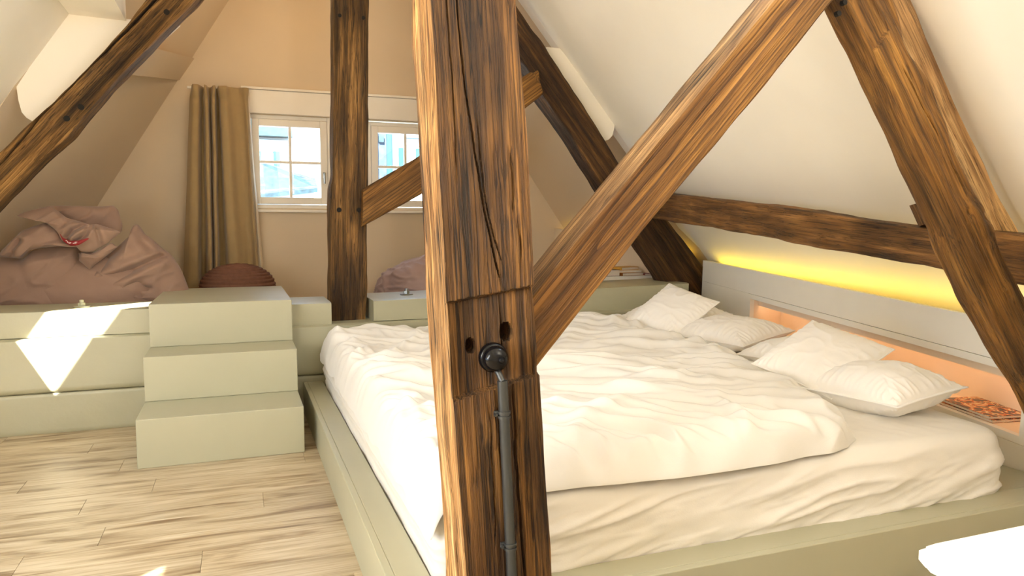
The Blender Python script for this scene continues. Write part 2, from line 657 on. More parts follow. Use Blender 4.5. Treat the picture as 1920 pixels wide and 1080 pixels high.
# boxed-in purlin at the left, front bay, and its rear-bay continuation
mb = MB()
mb.prism([(-0.60, 5.13, 2.45), (-0.90, 5.13, 2.46), (-0.86, 5.13, 2.75), (-0.60, 5.13, 2.75)], (0, -7.5, 0))
struct(mb.build('trim_1', M['plaster']))
mb = MB()
A0, A1 = Vector((-0.417, 6.80, 2.417)), Vector((-0.297, 6.80, 2.602))
B0, B1 = Vector((-0.80, 5.75, 2.215)), Vector((-0.67, 5.75, 2.42))
bv = [A0 + Vector((0.0, 0, 0)), A1 + Vector((0.0, 0, 0.0)), A1 + Vector((-0.25, 0, 0.0)), A0 + Vector((-0.25, 0, 0))]
ev = [B0 + Vector((0.10, 0, 0.03)), B1 + Vector((0.10, 0, 0.03)), B1 + Vector((-0.2, 0, 0)), B0 + Vector((-0.2, 0, 0))]
D = [(e - a_) * 1.0 for a_, e in zip(bv, ev)]
vv = [tuple(p) for p in bv] + [tuple(p) for p in ev]
ff = [[0, 1, 2, 3], [7, 6, 5, 4]] + [[i, (i + 1) % 4, 4 + (i + 1) % 4, 4 + i] for i in range(4)]
struct(fix_normals(mk('trim_2', vv, ff, M['gable'], smooth=False)))

# closing pieces out of sight: seam walls, ceiling, rear wall, knee walls
mb = MB()
mb.box(-0.55, 2.2, -2.5, 7.1, CEIL - 0.02, CEIL + 0.12)
struct(mb.build('ceiling', M['plaster']))
mb = MB()
mb.prism([(RX(5.15, CEIL) + 0.02, 5.16, CEIL), (RX(5.15, 0) + 0.02, 5.16, 0.0), (5.6, 5.16, 0), (5.6, 5.16, CEIL)], (0, 0.12, 0))
struct(mb.build('wall_seam_right', M['plaster']))
mb = MB()
mb.prism([(LX(CEIL) - 0.02, 5.2, CEIL), (LX(0.0) - 0.02, 5.2, 0), (-4.2, 5.2, 0), (-4.2, 5.2, CEIL)], (0, 0.12, 0))
struct(mb.build('wall_seam_left', M['plaster']))
slab_from_cells('wall_rear', lambda x, z: (x, -2.3, z), [-3.2, 4.5], [0.0, CEIL], [], (0, -0.2, 0), M['plaster'])

# floor: slab plus boards
mb = MB()
mb.box(-3.2, 4.4, -2.4, 6.9, -0.16, -0.006)
floor = struct(mb.build('floor', M['slab']))
PW, PL = 0.185, 1.26
board = None
row = 0
y = 1.20
while y < 4.84:
    off = -2.6 + (row * 0.47 + 0.13 * math.sin(row * 2.3)) % PL - PL
    x = off
    while x < 0.75:
        x1 = x + PL
        if x1 > -2.2:
            if board is None:
                t = MB()
                t.box(0.0006, PL - 0.0006, 0.0006, PW - 0.0006, -0.006, 0.0, bevel=0.0007, seg=1)
                o = t.build('floor_plank', M['plank'], floor)
                board = o
            else:
                o = link('floor_plank', board.data, floor)
            o.location = (x, y, 0)
        x = x1
    y += PW
    row += 1
# the rest of the floor: towards the camera and beside the bed
t = MB()
t.box(-3.2, 4.4, -2.3, 1.199, -0.006, 0.0)
t.box(0.9, 3.4, 1.2, 1.62, -0.006, 0.0)
o = t.build('floor_plank', M['plank'], floor)
o['kind'] = 'stuff'

# raised sleeping-loft platform behind the low beam wall
mb = MB()
mb.box(-2.2, 4.0, 5.30, 6.9, 0.30, 0.50)
struct(mb.build('floor_platform', M['plank']))
mb = MB()
mb.box(-2.6, 3.5, 4.90, 5.32, 0.0, 0.50)
struct(mb.build('wall_under_platform', M['sage']))


# ------------------------------------------------------------------ timber frame
def resample(pts, n):
    pts = np.asarray(pts, float)
    d = np.r_[0, np.cumsum(np.linalg.norm(np.diff(pts, axis=0), axis=1))]
    t = np.linspace(0, d[-1], n)
    out = np.stack([np.interp(t, d, pts[:, k]) for k in range(pts.shape[1])], 1)
    # soften the kinks
    for _ in range(max(2, n // 30)):
        out[1:-1] = (out[:-2] + 2 * out[1:-1] + out[2:]) / 4
    return out


def section(nu, ch):
    """unit rounded square, returns coordinates in [-1,1]^2 and normals"""
    s = np.linspace(0, 1, nu, endpoint=False)
    per = 4 * (2 - 2 * ch) + 2 * math.pi * ch
    out = np.zeros((nu, 2))
    nr = np.zeros((nu, 2))
    side = 2 - 2 * ch
    arc = math.pi * ch / 2
    dirs = [((-1 + ch, -1), (1, 0), (0, -1)), ((1, -1 + ch), (0, 1), (1, 0)), ((1 - ch, 1), (-1, 0), (0, 1)), ((-1, 1 - ch), (0, -1), (-1, 0))]
    cen = [(1 - ch, -1 + ch), (1 - ch, 1 - ch), (-1 + ch, 1 - ch), (-1 + ch, -1 + ch)]
    for i, q in enumerate(s * per):
        k = int(q // (side + arc))
        k = min(k, 3)
        r = q - k * (side + arc)
        if r < side:
            p0, dd, nn = dirs[k]
            out[i] = (p0[0] + dd[0] * r, p0[1] + dd[1] * r)
            nr[i] = nn
        else:
            a = (r - side) / ch - math.pi / 2 + k * math.pi / 2
            nr[i] = (math.cos(a), math.sin(a))
            out[i] = (cen[k][0] + ch * nr[i][0], cen[k][1] + ch * nr[i][1])
    return out, nr


def beam(name, Ledge, Redge, depth, material, label, nu=96, nv=180, ch=0.18, rough=0.006, seed=0.0, extra=None, cat='beam', group=None, endround=(0, 0), sharp=55):
    """timber whose visible face runs between two edge lines Ledge and Redge (3-d points, same order along the length);
    depth is measured away from the room's front (world +Y unless the edges say otherwise)."""
    Lp, Rp = resample(Ledge, nv), resample(Redge, nv)
    cen = (Lp + Rp) / 2
    ax = cen[-1] - cen[0]
    Ltot = np.linalg.norm(ax)
    ax /= Ltot
    wv = (Rp - Lp).mean(0)
    wv -= ax * (wv @ ax)
    wv /= np.linalg.norm(wv)
    dv = np.cross(ax, wv)
    if dv[1] < 0:
        dv = -dv
    wv2 = np.cross(dv, ax)
    sgn = 1.0 if wv2 @ wv > 0 else -1.0
    sec, nr = section(nu, ch)
    V = np.zeros((nv, nu, 3))
    for j in range(nv):
        w = (Rp[j] - Lp[j]) / 2
        V[j] = cen[j] + dv * depth / 2 + sec[:, :1] * w * sgn + sec[:, 1:2] * dv * depth / 2
    NW = nr[None, :, :1] * wv2 + nr[None, :, 1:2] * dv
    NW = np.broadcast_to(NW, V.shape)
    # local coordinates
    org = cen[0] + dv * depth / 2
    loc = V - org
    lx, ly, lz = loc @ wv2, loc @ dv, loc @ ax
    s = seed * 7.7
    disp = rough * (1.2 * fbm(lx * 4 + s, ly * 4, lz * 1.6 + s, 3) + 0.45 * fbm(lx * 16 + s, ly * 16, lz * 4.0, 3) + 0.25 * fbm(lx * 60, ly * 60 + s, lz * 3.0, 2))
    # axe-hewn facets
    disp += rough * 0.5 * noise3(lx * 9 + s, ly * 9, lz * 7 + s)
    x2, y2, z2 = lx + nr[None, :, 0] * disp, ly + nr[None, :, 1] * disp, lz.copy()
    if extra is not None:
        x2, y2, z2 = extra(x2, y2, z2, lx, ly, lz, nr)
    if endround[1] > 0:
        k = 1 - np.clip((endround[1] - (Ltot - z2)) / endround[1], 0, 1) ** 2.2 * 0.22
        x2, y2 = x2 * k, y2 * k
    P = np.stack([x2, y2, z2], -1).reshape(-1, 3)
    F = grid_faces(nu, nv, True).tolist()
    F.append(list(range(nu))[::-1])
    F.append([(nv - 1) * nu + i for i in range(nu)])
    o = mk(name, P, F, material)
    try:
        o.data.set_sharp_from_angle(angle=math.radians(sharp))
    except Exception:
        pass
    Mx = Matrix((wv2, dv, ax)).transposed().to_4x4()
    Mx.translation = org
    o.matrix_world = Mx
    fix_normals(o)
    tag(o, label, cat, group)
    return o, Mx


def peg(parent, Mx, world, r=0.011, nrm=(0, -1, 0), name='peg_hole', depth=0.012, proud=0.0015):
    """round bore with a sunken dark peg, local to its timber"""
    inv = Mx.inverted()
    p = inv @ Vector(world)
    n = (inv.to_3x3() @ Vector(nrm)).normalized()
    mb = MB()
    mb.cyl(p - n * depth, p + n * proud, r, seg=16)
    return mb.build(name, M['void'], parent)


def pt(lst, y):
    return [(x, y, z) for x, z in lst]


# --- the big post in the foreground
POST_Y = 1.62
pL = pt([(0.500, 0.0), (0.488, 0.35), (0.456, 0.82), (0.441, 1.05), (0.427, 1.41), (0.415, 1.70), (0.385, 2.5)], POST_Y)
pR = pt([(0.742, 0.0), (0.716, 0.33), (0.683, 0.80), (0.664, 1.05), (0.644, 1.42), (0.616, 1.72), (0.570, 2.5)], POST_Y)


def crack_depth(px, pz, line, w, amount):
    """line: list of (x,z); returns depth of a V-shaped check at points"""
    line = np.asarray(line)
    zz = line[:, 1]
    o_ = np.argsort(zz)
    xc = np.interp(pz, zz[o_], line[o_, 0])
    ends = np.clip((pz - zz.min()) / 0.06, 0, 1) * np.clip((zz.max() - pz) / 0.06, 0, 1)
    xc = xc + 0.003 * noise3(pz * 14, 0.5, 3.3)
    return amount * ends * np.clip(1 - np.abs(px - xc) / w, 0, 1)


def post_extra(x2, y2, z2, lx, ly, lz, nr):
    front = sstep(0.55, 0.95, -nr[None, :, 1]) * np.ones_like(lz)
    # the lap joint: the face is cut back between two shoulders
    ztop = 1.043 + lx * 0.10
    zbot = 0.822 + lx * 0.16
    m_ = sstep(zbot - 0.004, zbot + 0.004, lz) * (1 - sstep(ztop - 0.004, ztop + 0.004, lz))
    y2 = y2 + front * m_ * 0.018
    # right flank is cut back above the lower shoulder as well
    right = sstep(0.55, 0.95, nr[None, :, 0])
    x2 = x2 - right * sstep(0.815, 0.825, lz) * 0.010
    # old mortise bores
    for cx, cz, rx, rz, dp in ((-0.060, 0.924, 0.0125, 0.0185, 0.06), (0.030, 0.948, 0.0165, 0.0235, 0.07)):
        d = np.sqrt(((lx - cx) / rx) ** 2 + ((lz - cz) / rz) ** 2)
        y2 = y2 + front * (1 - sstep(0.86, 1.0, d)) * dp
    # long drying checks
    for line, w, a in ((((-0.055, 1.95), (-0.045, 1.55), (-0.02, 1.30), (0.0, 1.16), (0.02, 1.06)), 0.0024, 0.016),
                       (((-0.02, 1.48), (-0.012, 1.30), (0.005, 1.18), (0.03, 1.10)), 0.0018, 0.010),
                       (((0.018, 1.04), (0.02, 0.90), (0.028, 0.83)), 0.0025, 0.012),
                       (((0.032, 0.83), (0.034, 0.55), (0.04, 0.25), (0.045, 0.02)), 0.0034, 0.022),
                       (((0.058, 1.38), (0.062, 1.27), (0.056, 1.20)), 0.004, 0.010),
                       (((0.068, 1.22), (0.074, 1.14), (0.07, 1.09)), 0.004, 0.010),
                       (((-0.03, 0.80), (-0.026, 0.6), (-0.034, 0.42)), 0.0024, 0.010),
                       (((-0.008, 0.78), (-0.004, 0.62), (-0.006, 0.3)), 0.0024, 0.010),
                       (((-0.075, 1.8), (-0.07, 1.5), (-0.074, 1.3)), 0.0024, 0.009)):
        y2 = y2 + front * crack_depth(lx, lz, line, w, a)
    # weathered fibres on the lower half
    fib = np.clip(noise3(lx * 150, 1.7, lz * 3.0), 0, 1) * 0.0035 * (1 - sstep(0.80, 0.84, lz)) * sstep(-0.09, -0.05, lx)
    y2 = y2 + front * fib
    left = sstep(0.55, 0.95, -nr[None, :, 0]) * np.ones_like(lz)
    x2 = x2 + left * (0.006 * np.clip(noise3(ly * 60, 3.1, lz * 2.2), 0, 1) + 0.004 * noise3(4.0, ly * 8, lz * 5))
    return x2, y2, z2


post, post_M = beam('timber_post', pL, pR, 0.19, M['post'], 'massive hewn wooden post in the foreground with black switch and bored holes', nu=420, nv=620, sharp=34, ch=0.03, rough=0.005, seed=1, extra=post_extra, cat='post')

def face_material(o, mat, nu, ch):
    """the left flank of a timber, given its own material"""
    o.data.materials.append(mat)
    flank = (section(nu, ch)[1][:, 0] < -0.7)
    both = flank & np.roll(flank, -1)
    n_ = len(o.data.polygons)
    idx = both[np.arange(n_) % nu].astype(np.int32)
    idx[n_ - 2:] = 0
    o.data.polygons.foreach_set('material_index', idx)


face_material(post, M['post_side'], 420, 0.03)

# --- front brace rising from the post to the front rafter
brace, brace_M = beam('diagonal_brace', pt([(0.625, 0.975), (0.686, 1.044), (1.018, 1.414), (1.375, 1.807), (1.72, 2.18)], 1.65),
                      pt([(0.63, 0.80), (0.677, 0.849), (0.991, 1.207), (1.356, 1.595), (1.566, 1.827), (1.80, 2.09)], 1.65), 0.15, M['brace'],
                      'honey-coloured diagonal brace from foreground post up to the right rafter', nu=120, nv=220, sharp=32, ch=0.03, rough=0.0035, seed=2)

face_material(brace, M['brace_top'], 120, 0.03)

# --- front right rafter, irregular and barked
def rafter_extra(x2, y2, z2, lx, ly, lz, nr):
    front = sstep(0.45, 0.95, -nr[None, :, 1]) * np.ones_like(lz)
    # old lap joint near the top, cut back with a square shoulder
    rec = sstep(0.008, 0.018, lx) * (1 - sstep(0.955, 0.962, lz - 0.3 * (lx - 0.05)))
    y2 = y2 + front * rec * 0.010
    # knots
    for cx, cz, r, a in ((-0.03, 1.66, 0.050, 0.016), (0.03, 1.60, 0.03, 0.010), (0.02, 1.93, 0.022, 0.008), (-0.05, 1.32, 0.02, 0.006)):
        d = np.hypot(lx - cx, (lz - cz) * 0.7) / r
        y2 = y2 - front * a * np.exp(-d ** 2) + front * a * 1.4 * np.exp(-(d / 0.35) ** 2)
    for line, w, a in ((((0.03, 1.05), (0.022, 1.20), (0.012, 1.33)), 0.0032, 0.014), (((-0.05, 1.10), (-0.055, 1.28)), 0.003, 0.010), (((-0.065, 1.30), (-0.07, 1.62)), 0.0035, 0.014),
                       (((-0.02, 1.75), (-0.03, 1.86)), 0.006, 0.012), (((-0.045, 1.92), (-0.05, 2.0)), 0.005, 0.010), (((0.045, 1.68), (0.05, 1.85)), 0.003, 0.010), (((0.01, 1.40), (0.0, 1.55)), 0.003, 0.008)):
        y2 = y2 + front * crack_depth(lx, lz, line, w, a)
    return x2, y2, z2


rafter, rafter_M = beam('principal_rafter', pt([(1.14, 2.50), (1.43, 2.14), (1.665, 1.866), (1.765, 1.737), (1.882, 1.569), (1.985, 1.426), (2.150, 1.195), (2.185, 1.122), (2.296, 0.960), (2.505, 0.710), (2.615, 0.596), (2.88, 0.21)], 1.70),
                        pt([(1.44, 2.62), (1.70, 2.15), (1.880, 1.843), (1.915, 1.729), (2.03, 1.633), (2.155, 1.426), (2.318, 1.209), (2.41, 1.08), (2.505, 0.958), (2.75, 0.66), (3.03, 0.28)], 1.70), 0.11, M['rafter'],
                        'crooked golden-brown principal rafter leaning over the near end of the bed', nu=300, nv=460, ch=0.34, rough=0.009, seed=3, extra=rafter_extra)
sub, sub_M = beam('common_rafter', pt([(2.00, 2.12), (2.20, 1.87), (2.47, 1.50), (2.66, 1.22), (2.83, 1.02)], 1.98),
                  pt([(2.12, 2.16), (2.31, 1.87), (2.60, 1.50), (2.80, 1.24), (2.97, 1.03)], 1.98), 0.10, M['rafter_grey'],
                  'pale weathered rafter tucked behind the crooked front rafter', nu=80, nv=160, ch=0.3, rough=0.008, seed=4)

# --- purlin between the trusses along the right slope
purlin, purlin_M = beam('purlin', [(2.58, 0.9, 1.115), (2.74, 2.27, 1.200), (2.87, 3.20, 1.303), (3.08, 4.69, 1.442), (3.12, 5.05, 1.475)],
                        [(2.58, 0.9, 0.905), (2.72, 2.16, 1.032), (2.87, 3.20, 1.127), (3.10, 4.90, 1.262), (3.13, 5.05, 1.275)], 0.12, M['purlin'],
                        'horizontal brown purlin beam running above the headboard', nu=110, nv=240, ch=0.22, rough=0.007, seed=5)

cleat, cleat_M = beam('timber_cleat', [(2.595, 2.17, 1.310), (2.625, 2.15, 1.225)], [(2.70, 2.17, 1.310), (2.73, 2.15, 1.215)], 0.10, M['purlin'],
                      'small brown timber stub above the purlin behind the crooked front rafter', nu=48, nv=40, ch=0.3, rough=0.006, seed=11)

# --- back truss
bpost, bpost_M = beam('timber_post', pt([(0.573, 0.555), (0.578, 0.9), (0.582, 1.29), (0.590, 1.47), (0.606, 1.52), (0.622, 2.1), (0.634, 2.68), (0.645, 3.3)], 5.02),
                      pt([(0.812, 0.555), (0.820, 1.0), (0.826, 1.40), (0.838, 1.48), (0.850, 2.1), (0.861, 2.70), (0.872, 3.3)], 5.02), 0.22, M['backpost'],
                      'dark brown post in front of the windows standing in the beam gap', nu=120, nv=240, ch=0.16, rough=0.006, seed=6, cat='post')
for q in ((0.640, 5.016, 1.312), (0.772, 5.016, 1.312)):
    peg(bpost, bpost_M, q, 0.016)
for q in ((0.668, 5.016, 2.58), (0.822, 5.016, 2.58)):
    peg(bpost, bpost_M, q, 0.012)
bbrace, bbrace_M = beam('diagonal_brace', pt([(0.79, 1.445), (0.817, 1.462), (1.19, 1.685), (2.013, 2.315), (2.04, 2.333)], 4.93),
                        pt([(0.78, 1.20), (0.813, 1.218), (1.187, 1.418), (1.964, 2.055), (2.08, 2.145)], 4.93), 0.16, M['brace'],
                        'short light brown brace crossing the right-hand window', nu=100, nv=160, ch=0.35, rough=0.004, seed=8, endround=(0, 0.03))
braft, braft_M = beam('principal_rafter', pt([(1.42, 3.02), (1.70, 2.68), (2.016, 2.336), (2.128, 2.160), (2.317, 1.934), (2.634, 1.501), (2.980, 1.068), (3.178, 0.803), (3.35, 0.56)], 5.05),
                      pt([(1.48, 3.36), (1.70, 3.08), (1.920, 2.789), (2.106, 2.569), (2.441, 2.132), (2.758, 1.700), (3.200, 1.266), (3.553, 0.890), (3.72, 0.70)], 5.05), 0.20, M['dark'],
                      'dark principal rafter descending to the far end of the headboard', nu=120, nv=240, ch=0.16, rough=0.008, seed=9)


def lraft_extra(x2, y2, z2, lx, ly, lz, nr):
    front = sstep(0.55, 0.95, -nr[None, :, 1]) * np.ones_like(lz)
    y2 = y2 + front * crack_depth(lx + 0.02 * noise3(lz * 3, 1, 1), lz, ((-0.045, 0.3), (-0.04, 0.9), (-0.03, 1.4), (-0.05, 1.8), (-0.03, 2.2), (-0.055, 2.9)), 0.009, 0.035)
    return x2, y2, z2


LRT = [(-2.0, 0.79), (-1.65, 1.17), (-1.248, 1.622), (-1.111, 1.777), (-0.972, 1.92), (-0.788, 2.129), (-0.611, 2.342), (-0.479, 2.539), (-0.1, 3.0)]
LRB = [(-1.98, 0.53), (-1.65, 0.90), (-1.262, 1.336), (-1.054, 1.577), (-0.901, 1.726), (-0.813, 1.853), (-0.635, 2.076), (-0.455, 2.279), (-0.202, 2.568), (0.14, 3.0)]
lraft, lraft_M = beam('principal_rafter', pt(LRT, 4.95),
                      pt(LRB, 4.95), 0.19, M['backpost'],
                      'slanting brown rafter with long dark crack above the beanbag', nu=260, nv=420, ch=0.14, rough=0.007, seed=10, extra=lraft_extra)
for px_ in ((-0.835, 4.945, 1.895), (-0.910, 4.945, 1.825), (-0.36, 4.945, 2.48)):
    peg(lraft, lraft_M, px_, 0.017)
# small pegs in the top of the front rafter
for q in ((1.660, 1.700, 1.845), (1.640, 1.700, 1.812)):
    peg(rafter, rafter_M, q, 0.008)

# --- wall switch on the post with conduit
sw_n = Vector((0.0, -1.0, 0.0))
sw = empty('rotary_switch', (0.561, POST_Y + 0.019, 0.890))
tag(sw, 'round black rotary switch on the foreground post', 'switch')
mb = MB()
mb.lathe([(0, 0), (0.0345, 0.0), (0.036, 0.004), (0.036, 0.012), (0.033, 0.018), (0.030, 0.020), (0.0, 0.020)], (0, 0, 0), (0, -1, 0), 48)
mb.build('switch_base', M['black'], sw, smooth=True)
mb = MB()
mb.lathe([(0.0295, 0.018), (0.0310, 0.026), (0.0290, 0.037), (0.022, 0.045), (0.012, 0.049), (0.0, 0.050)], (0, 0, 0), (0, -1, 0), 48)
mb.build('switch_cover', M['black'], sw, smooth=True)
mb = MB()
mb.lathe([(0.0, 0.046), (0.008, 0.048), (0.008, 0.054), (0.005, 0.058), (0.0, 0.059)], (0.006, 0, 0), (0, -1, 0), 24)
mb.build('switch_knob', M['black'], sw, smooth=True)

cd = empty('conduit_pipe', (0.576, POST_Y - 0.016, 0.0))
tag(cd, 'dark grey conduit pipe running down the foreground post from the switch', 'pipe')
mb = MB()
mb.cyl((0.040, 0.0, 0.0), (-0.001, 0.0, 0.838), 0.0125, seg=24)
mb.build('pipe', M['conduit'], cd, smooth=True)
mb = MB()
mb.cyl((-0.001, 0.0, 0.836), (-0.013, 0.020, 0.872), 0.0075, seg=16)
mb.build('cable', M['conduit'], cd, smooth=True)
for zc in (0.757, 0.432):
    xc = 0.040 - 0.041 * zc / 0.838
    mb = MB()
    for dz in (-0.006, 0.005):
        mb.lathe([(0.0125, -0.003), (0.0155, -0.003), (0.0155, 0.003), (0.0125, 0.003)], (xc, 0, zc + dz), (0, 0, 1), 24)
    mb.box(xc - 0.022, xc + 0.018, 0.006, 0.014, zc - 0.007, zc + 0.007, bevel=0.002)
    mb.cyl((xc - 0.020, 0.008, zc), (xc - 0.020, -0.004, zc), 0.0035, seg=10)
    mb.build('pipe_clip', M['conduit'], cd, smooth=True)


# ------------------------------------------------------------------ painted low beam wall and steps
def painted_beam(name, x0, x1, y0, y1, z0, z1a, z1b, material, label, seed, amp=0.004, bev=0.012):
    nx = max(24, int((x1 - x0) / 0.03))
    nu = 64
    sec, nr = section(nu, 0.06)
    V = np.zeros((nx, nu, 3))
    t = np.linspace(0, 1, nx)
    X = x0 + (x1 - x0) * t
    zt = z1a + (z1b - z1a) * t
    cy, hy = (y0 + y1) / 2, (y1 - y0) / 2
    V[..., 0] = X[:, None]
    V[..., 1] = cy + sec[None, :, 0] * hy
    V[..., 2] = (z0 + zt)[:, None] / 2 + sec[None, :, 1] * ((zt - z0) / 2)[:, None]
    d = amp * fbm(V[..., 0] * 1.7 + seed, V[..., 1] * 5, V[..., 2] * 6 + seed, 3)
    V[..., 1] += nr[None, :, 0] * d
    V[..., 2] += nr[None, :, 1] * d * 0.6
    F = grid_faces(nu, nx, True).tolist()
    F.append(list(range(nu))[::-1])
    F.append([(nx - 1) * nu + i for i in range(nu)])
    org = Vector(((x0 + x1) / 2, cy, z0))
    o = mk(name, V.reshape(-1, 3) - np.array(org), F, material)
    o.location = org
    try:
        o.data.set_sharp_from_angle(angle=math.radians(50))
    except Exception:
        pass
    fix_normals(o)
    if label:
        tag(o, label, 'beam')
    return o


low = painted_beam('painted_beam', -2.6, 3.45, 4.852, 5.0, 0.0, 0.236, 0.236, M['sage_old'], 'lowest sage-green painted board of the low wall at floor level', 3, 0.0015)
midb = painted_beam('painted_beam', -2.6, 3.45, 4.84, 5.3, 0.240, 0.553, 0.575, M['sage_old'], 'thick sage-green painted beam in the middle of the low wall', 5, 0.003)
upl = painted_beam('painted_beam', -2.6, 0.560, 4.875, 5.34, 0.556, 0.722, 0.705, M['sage_old'], 'top sage-green painted beam behind the steps, left of the post', 9, 0.003)
upr = painted_beam('painted_beam', 0.835, 3.30, 4.875, 5.45, 0.565, 0.708, 0.762, M['sage_old'], 'top sage-green painted beam behind the bed, right of the post', 14, 0.003)


def bolt(parent, x, y, z, material, s=1.0):
    l = Vector((x, y, z)) - parent.location
    o = MB()
    o.lathe([(0.0, 0), (0.046 * s, 0), (0.048 * s, 0.004 * s), (0.044 * s, 0.009 * s), (0.0, 0.010 * s)], l, (0, 0, 1), 28)
    w = o.build('washer', material, parent, smooth=True)
    o = MB()
    o.cyl(l + Vector((0, 0, 0.008 * s)), l + Vector((0, 0, 0.028 * s)), 0.022 * s, seg=6, bevel=0.002)
    n_ = o.build('nut', material, parent)
    o = MB()
    o.cyl(l + Vector((0, 0, 0.02 * s)), l + Vector((0, 0, 0.046 * s)), 0.0125 * s, seg=16, bevel=0.002)
    o.build('bolt_end', material, parent, smooth=True)


bolt(upl, -0.90, 5.06, 0.712, M['sage_old'])
bolt(upr, 1.12, 5.16, 0.713, M['steel'])

# three-step unit
st = empty('step_unit', (-0.1, 4.0, 0.0))
tag(st, 'sage-green painted three-step wooden stair up to the platform', 'steps')
SX0, SX1 = -0.50, 0.302
for (ya, za, zb, yb) in ((3.97, 0.0, 0.248, 4.84), (4.37, 0.248, 0.494, 4.84), (4.72, 0.494, 0.748, 5.86)):
    mb = MB()
    if za < 0.49:
        mb.box(SX0 + 0.1, SX1 + 0.1, ya - 4.0, yb - 4.0, za + (0.0005 if za else 0.0), zb, bevel=0.0035)
    else:
        mb.box(SX0 + 0.1, SX1 + 0.1, ya - 4.0, 4.87 - 4.0, za + 0.0005, zb, bevel=0.0035)
    mb.build('step', M['sage'], st)
mb = MB()
mb.box(SX0 + 0.1, SX1 + 0.1, 4.87 - 4.0, 5.86 - 4.0, 0.726, 0.748, bevel=0.003)
mb.build('landing_board', M['sage'], st)

# ------------------------------------------------------------------ bed platform
bed = empty('bed_platform', (0.369, 1.76, 0.0))
tag(bed, 'low sage-green painted bed platform around the white mattress', 'bed frame')
bo = Vector((0.369, 1.76, 0))


def bedbox(name, x0, x1, y0, y1, z0, z1, bev=0.003):
    mb = MB()
    mb.box(x0 - bo.x, x1 - bo.x, y0 - bo.y, y1 - bo.y, z0, z1, bevel=bev)
    return mb.build(name, M['sage'], bed)


bedbox('side_board', 0.369, 0.395, 1.76, 4.838, 0.0, 0.2)
bedbox('front_board', 0.395, 3.10, 1.76, 1.786, 0.0, 0.2)
bedbox('side_ledge', 0.395, 0.490, 1.786, 4.838, 0.165, 0.2)
bedbox('front_ledge', 0.490, 2.99, 1.786, 1.885, 0.165, 0.2)
bedbox('head_ledge', 2.55, 2.99, 1.885, 2.6, 0.165, 0.2)
bedbox('slat_base', 0.490, 3.10, 1.885, 4.838, 0.10, 0.16)


# mattress: rounded quadrilateral loop lofted from foot to top
def offset_poly(poly, n, corner):
    """closed loop with rounded corners sampled to n points"""
    P = [Vector((*p, 0)) for p in poly]
    out = []
    for i in range(len(P)):
        a, b_, c = P[i - 1], P[i], P[(i + 1) % len(P)]
        r = corner[i]
        d1, d2 = (a - b_).normalized(), (c - b_).normalized()
        ang = d1.angle(d2) / 2
        t_ = r / math.tan(ang)
        s_, e_ = b_ + d1 * t_, b_ + d2 * t_
        for k in range(13):
            u = k / 12
            out.append((1 - u) ** 2 * s_ + 2 * u * (1 - u) * b_ + u * u * e_)
    pts = np.array([[p.x, p.y] for p in out])
    pts = np.vstack([pts, pts[:1]])
    d = np.r_[0, np.cumsum(np.linalg.norm(np.diff(pts, axis=0), axis=1))]
    t = np.linspace(0, d[-1], n, endpoint=False)
    return np.stack([np.interp(t, d, pts[:, k]) for k in (0, 1)], 1)


NM = 700
loop = offset_poly([(0.502, 1.90), (2.70, 1.885), (3.20, 4.72), (0.502, 4.72)], NM, [0.05, 0.11, 0.08, 0.06])
tan = np.roll(loop, -1, 0) - np.roll(loop, 1, 0)
tan /= np.linalg.norm(tan, axis=1)[:, None]
nor = np.stack([tan[:, 1], -tan[:, 0]], 1)
cen2 = loop.mean(0)
rows = []
TOPZ = 0.435
prof = []
for k in range(36):
    prof.append((0.0, 0.165 + (TOPZ - 0.05 - 0.165) * k / 35, 1.0))
for k in range(1, 11):
    a = k / 10 * math.pi / 2
    prof.append((0.05 * (1 - math.cos(a)), TOPZ - 0.05 + 0.05 * math.sin(a), 1.0))
for k in range(1, 40):
    u = k / 39
    prof.append((None, TOPZ, 1 - u))
V = []
arc = np.r_[0, np.cumsum(np.linalg.norm(np.diff(loop, axis=0), axis=1))]
for inset, z, s_ in prof:
    if inset is None:
        base = loop - nor * 0.05
        p = cen2 + (base - cen2) * s_
        w = 0.006 * fbm(p[:, 0] * 3, p[:, 1] * 5, 1.0, 3) * min(1, (1 - s_) * 6) + 0.004 * ridge(p[:, 0] * 5 + p[:, 1] * 3, p[:, 0] * 2 - p[:, 1] * 9, 2.0) * min(1, (1 - s_) * 10)
        # tension folds running in from the near head corner
        q = np.exp(-(((p[:, 0] - 2.45) / 0.45) ** 2 + ((p[:, 1] - 2.2) / 0.3) ** 2))
        w = w + 0.010 * q * np.clip(ridge(p[:, 0] * 2.5 + 2, (p[:, 1] + p[:, 0] * 0.55) * 14, 3.0), 0, 1) ** 2
        V.append(np.c_[p, np.full(NM, z) + w])
    else:
        u = (z - 0.165) / (TOPZ - 0.165)
        xx, yy = loop[:, 0], loop[:, 1]
        # sagging drag folds of the sheet: shallow diagonals rising towards the head end
        sk = (z - 0.165) - 0.16 * (xx - 0.5)
        dg = np.clip(ridge(xx * 1.1 + 4, sk * 13 + 0.6 * noise3(xx * 2, z * 3, 7), 5.5), 0, 1) ** 3
        sm = np.clip(ridge(xx * 4 + sk * 10, (z * 30 - xx * 9), 2.5), 0, 1) ** 3
        w = (0.014 * dg + 0.006 * sm * (1 - u * 0.6) + 0.006 * fbm(xx * 4, yy * 4, z * 8, 3)) * min(1, (1 - u) * 2.5 + 0.15)
        bulge = 0.012 * math.sin(u * math.pi)
        p = loop + nor * (w[:, None] + bulge - inset)
        V.append(np.c_[p, np.full(NM, z) + 0.0])
V = np.array(V)
F = grid_faces(NM, len(prof), True)
mat_o = mk('mattress', V.reshape(-1, 3), F, M['sheet'])
fix_normals(mat_o)
tag(mat_o, 'wide white mattress in a creased fitted sheet on the bed platform', 'mattress')

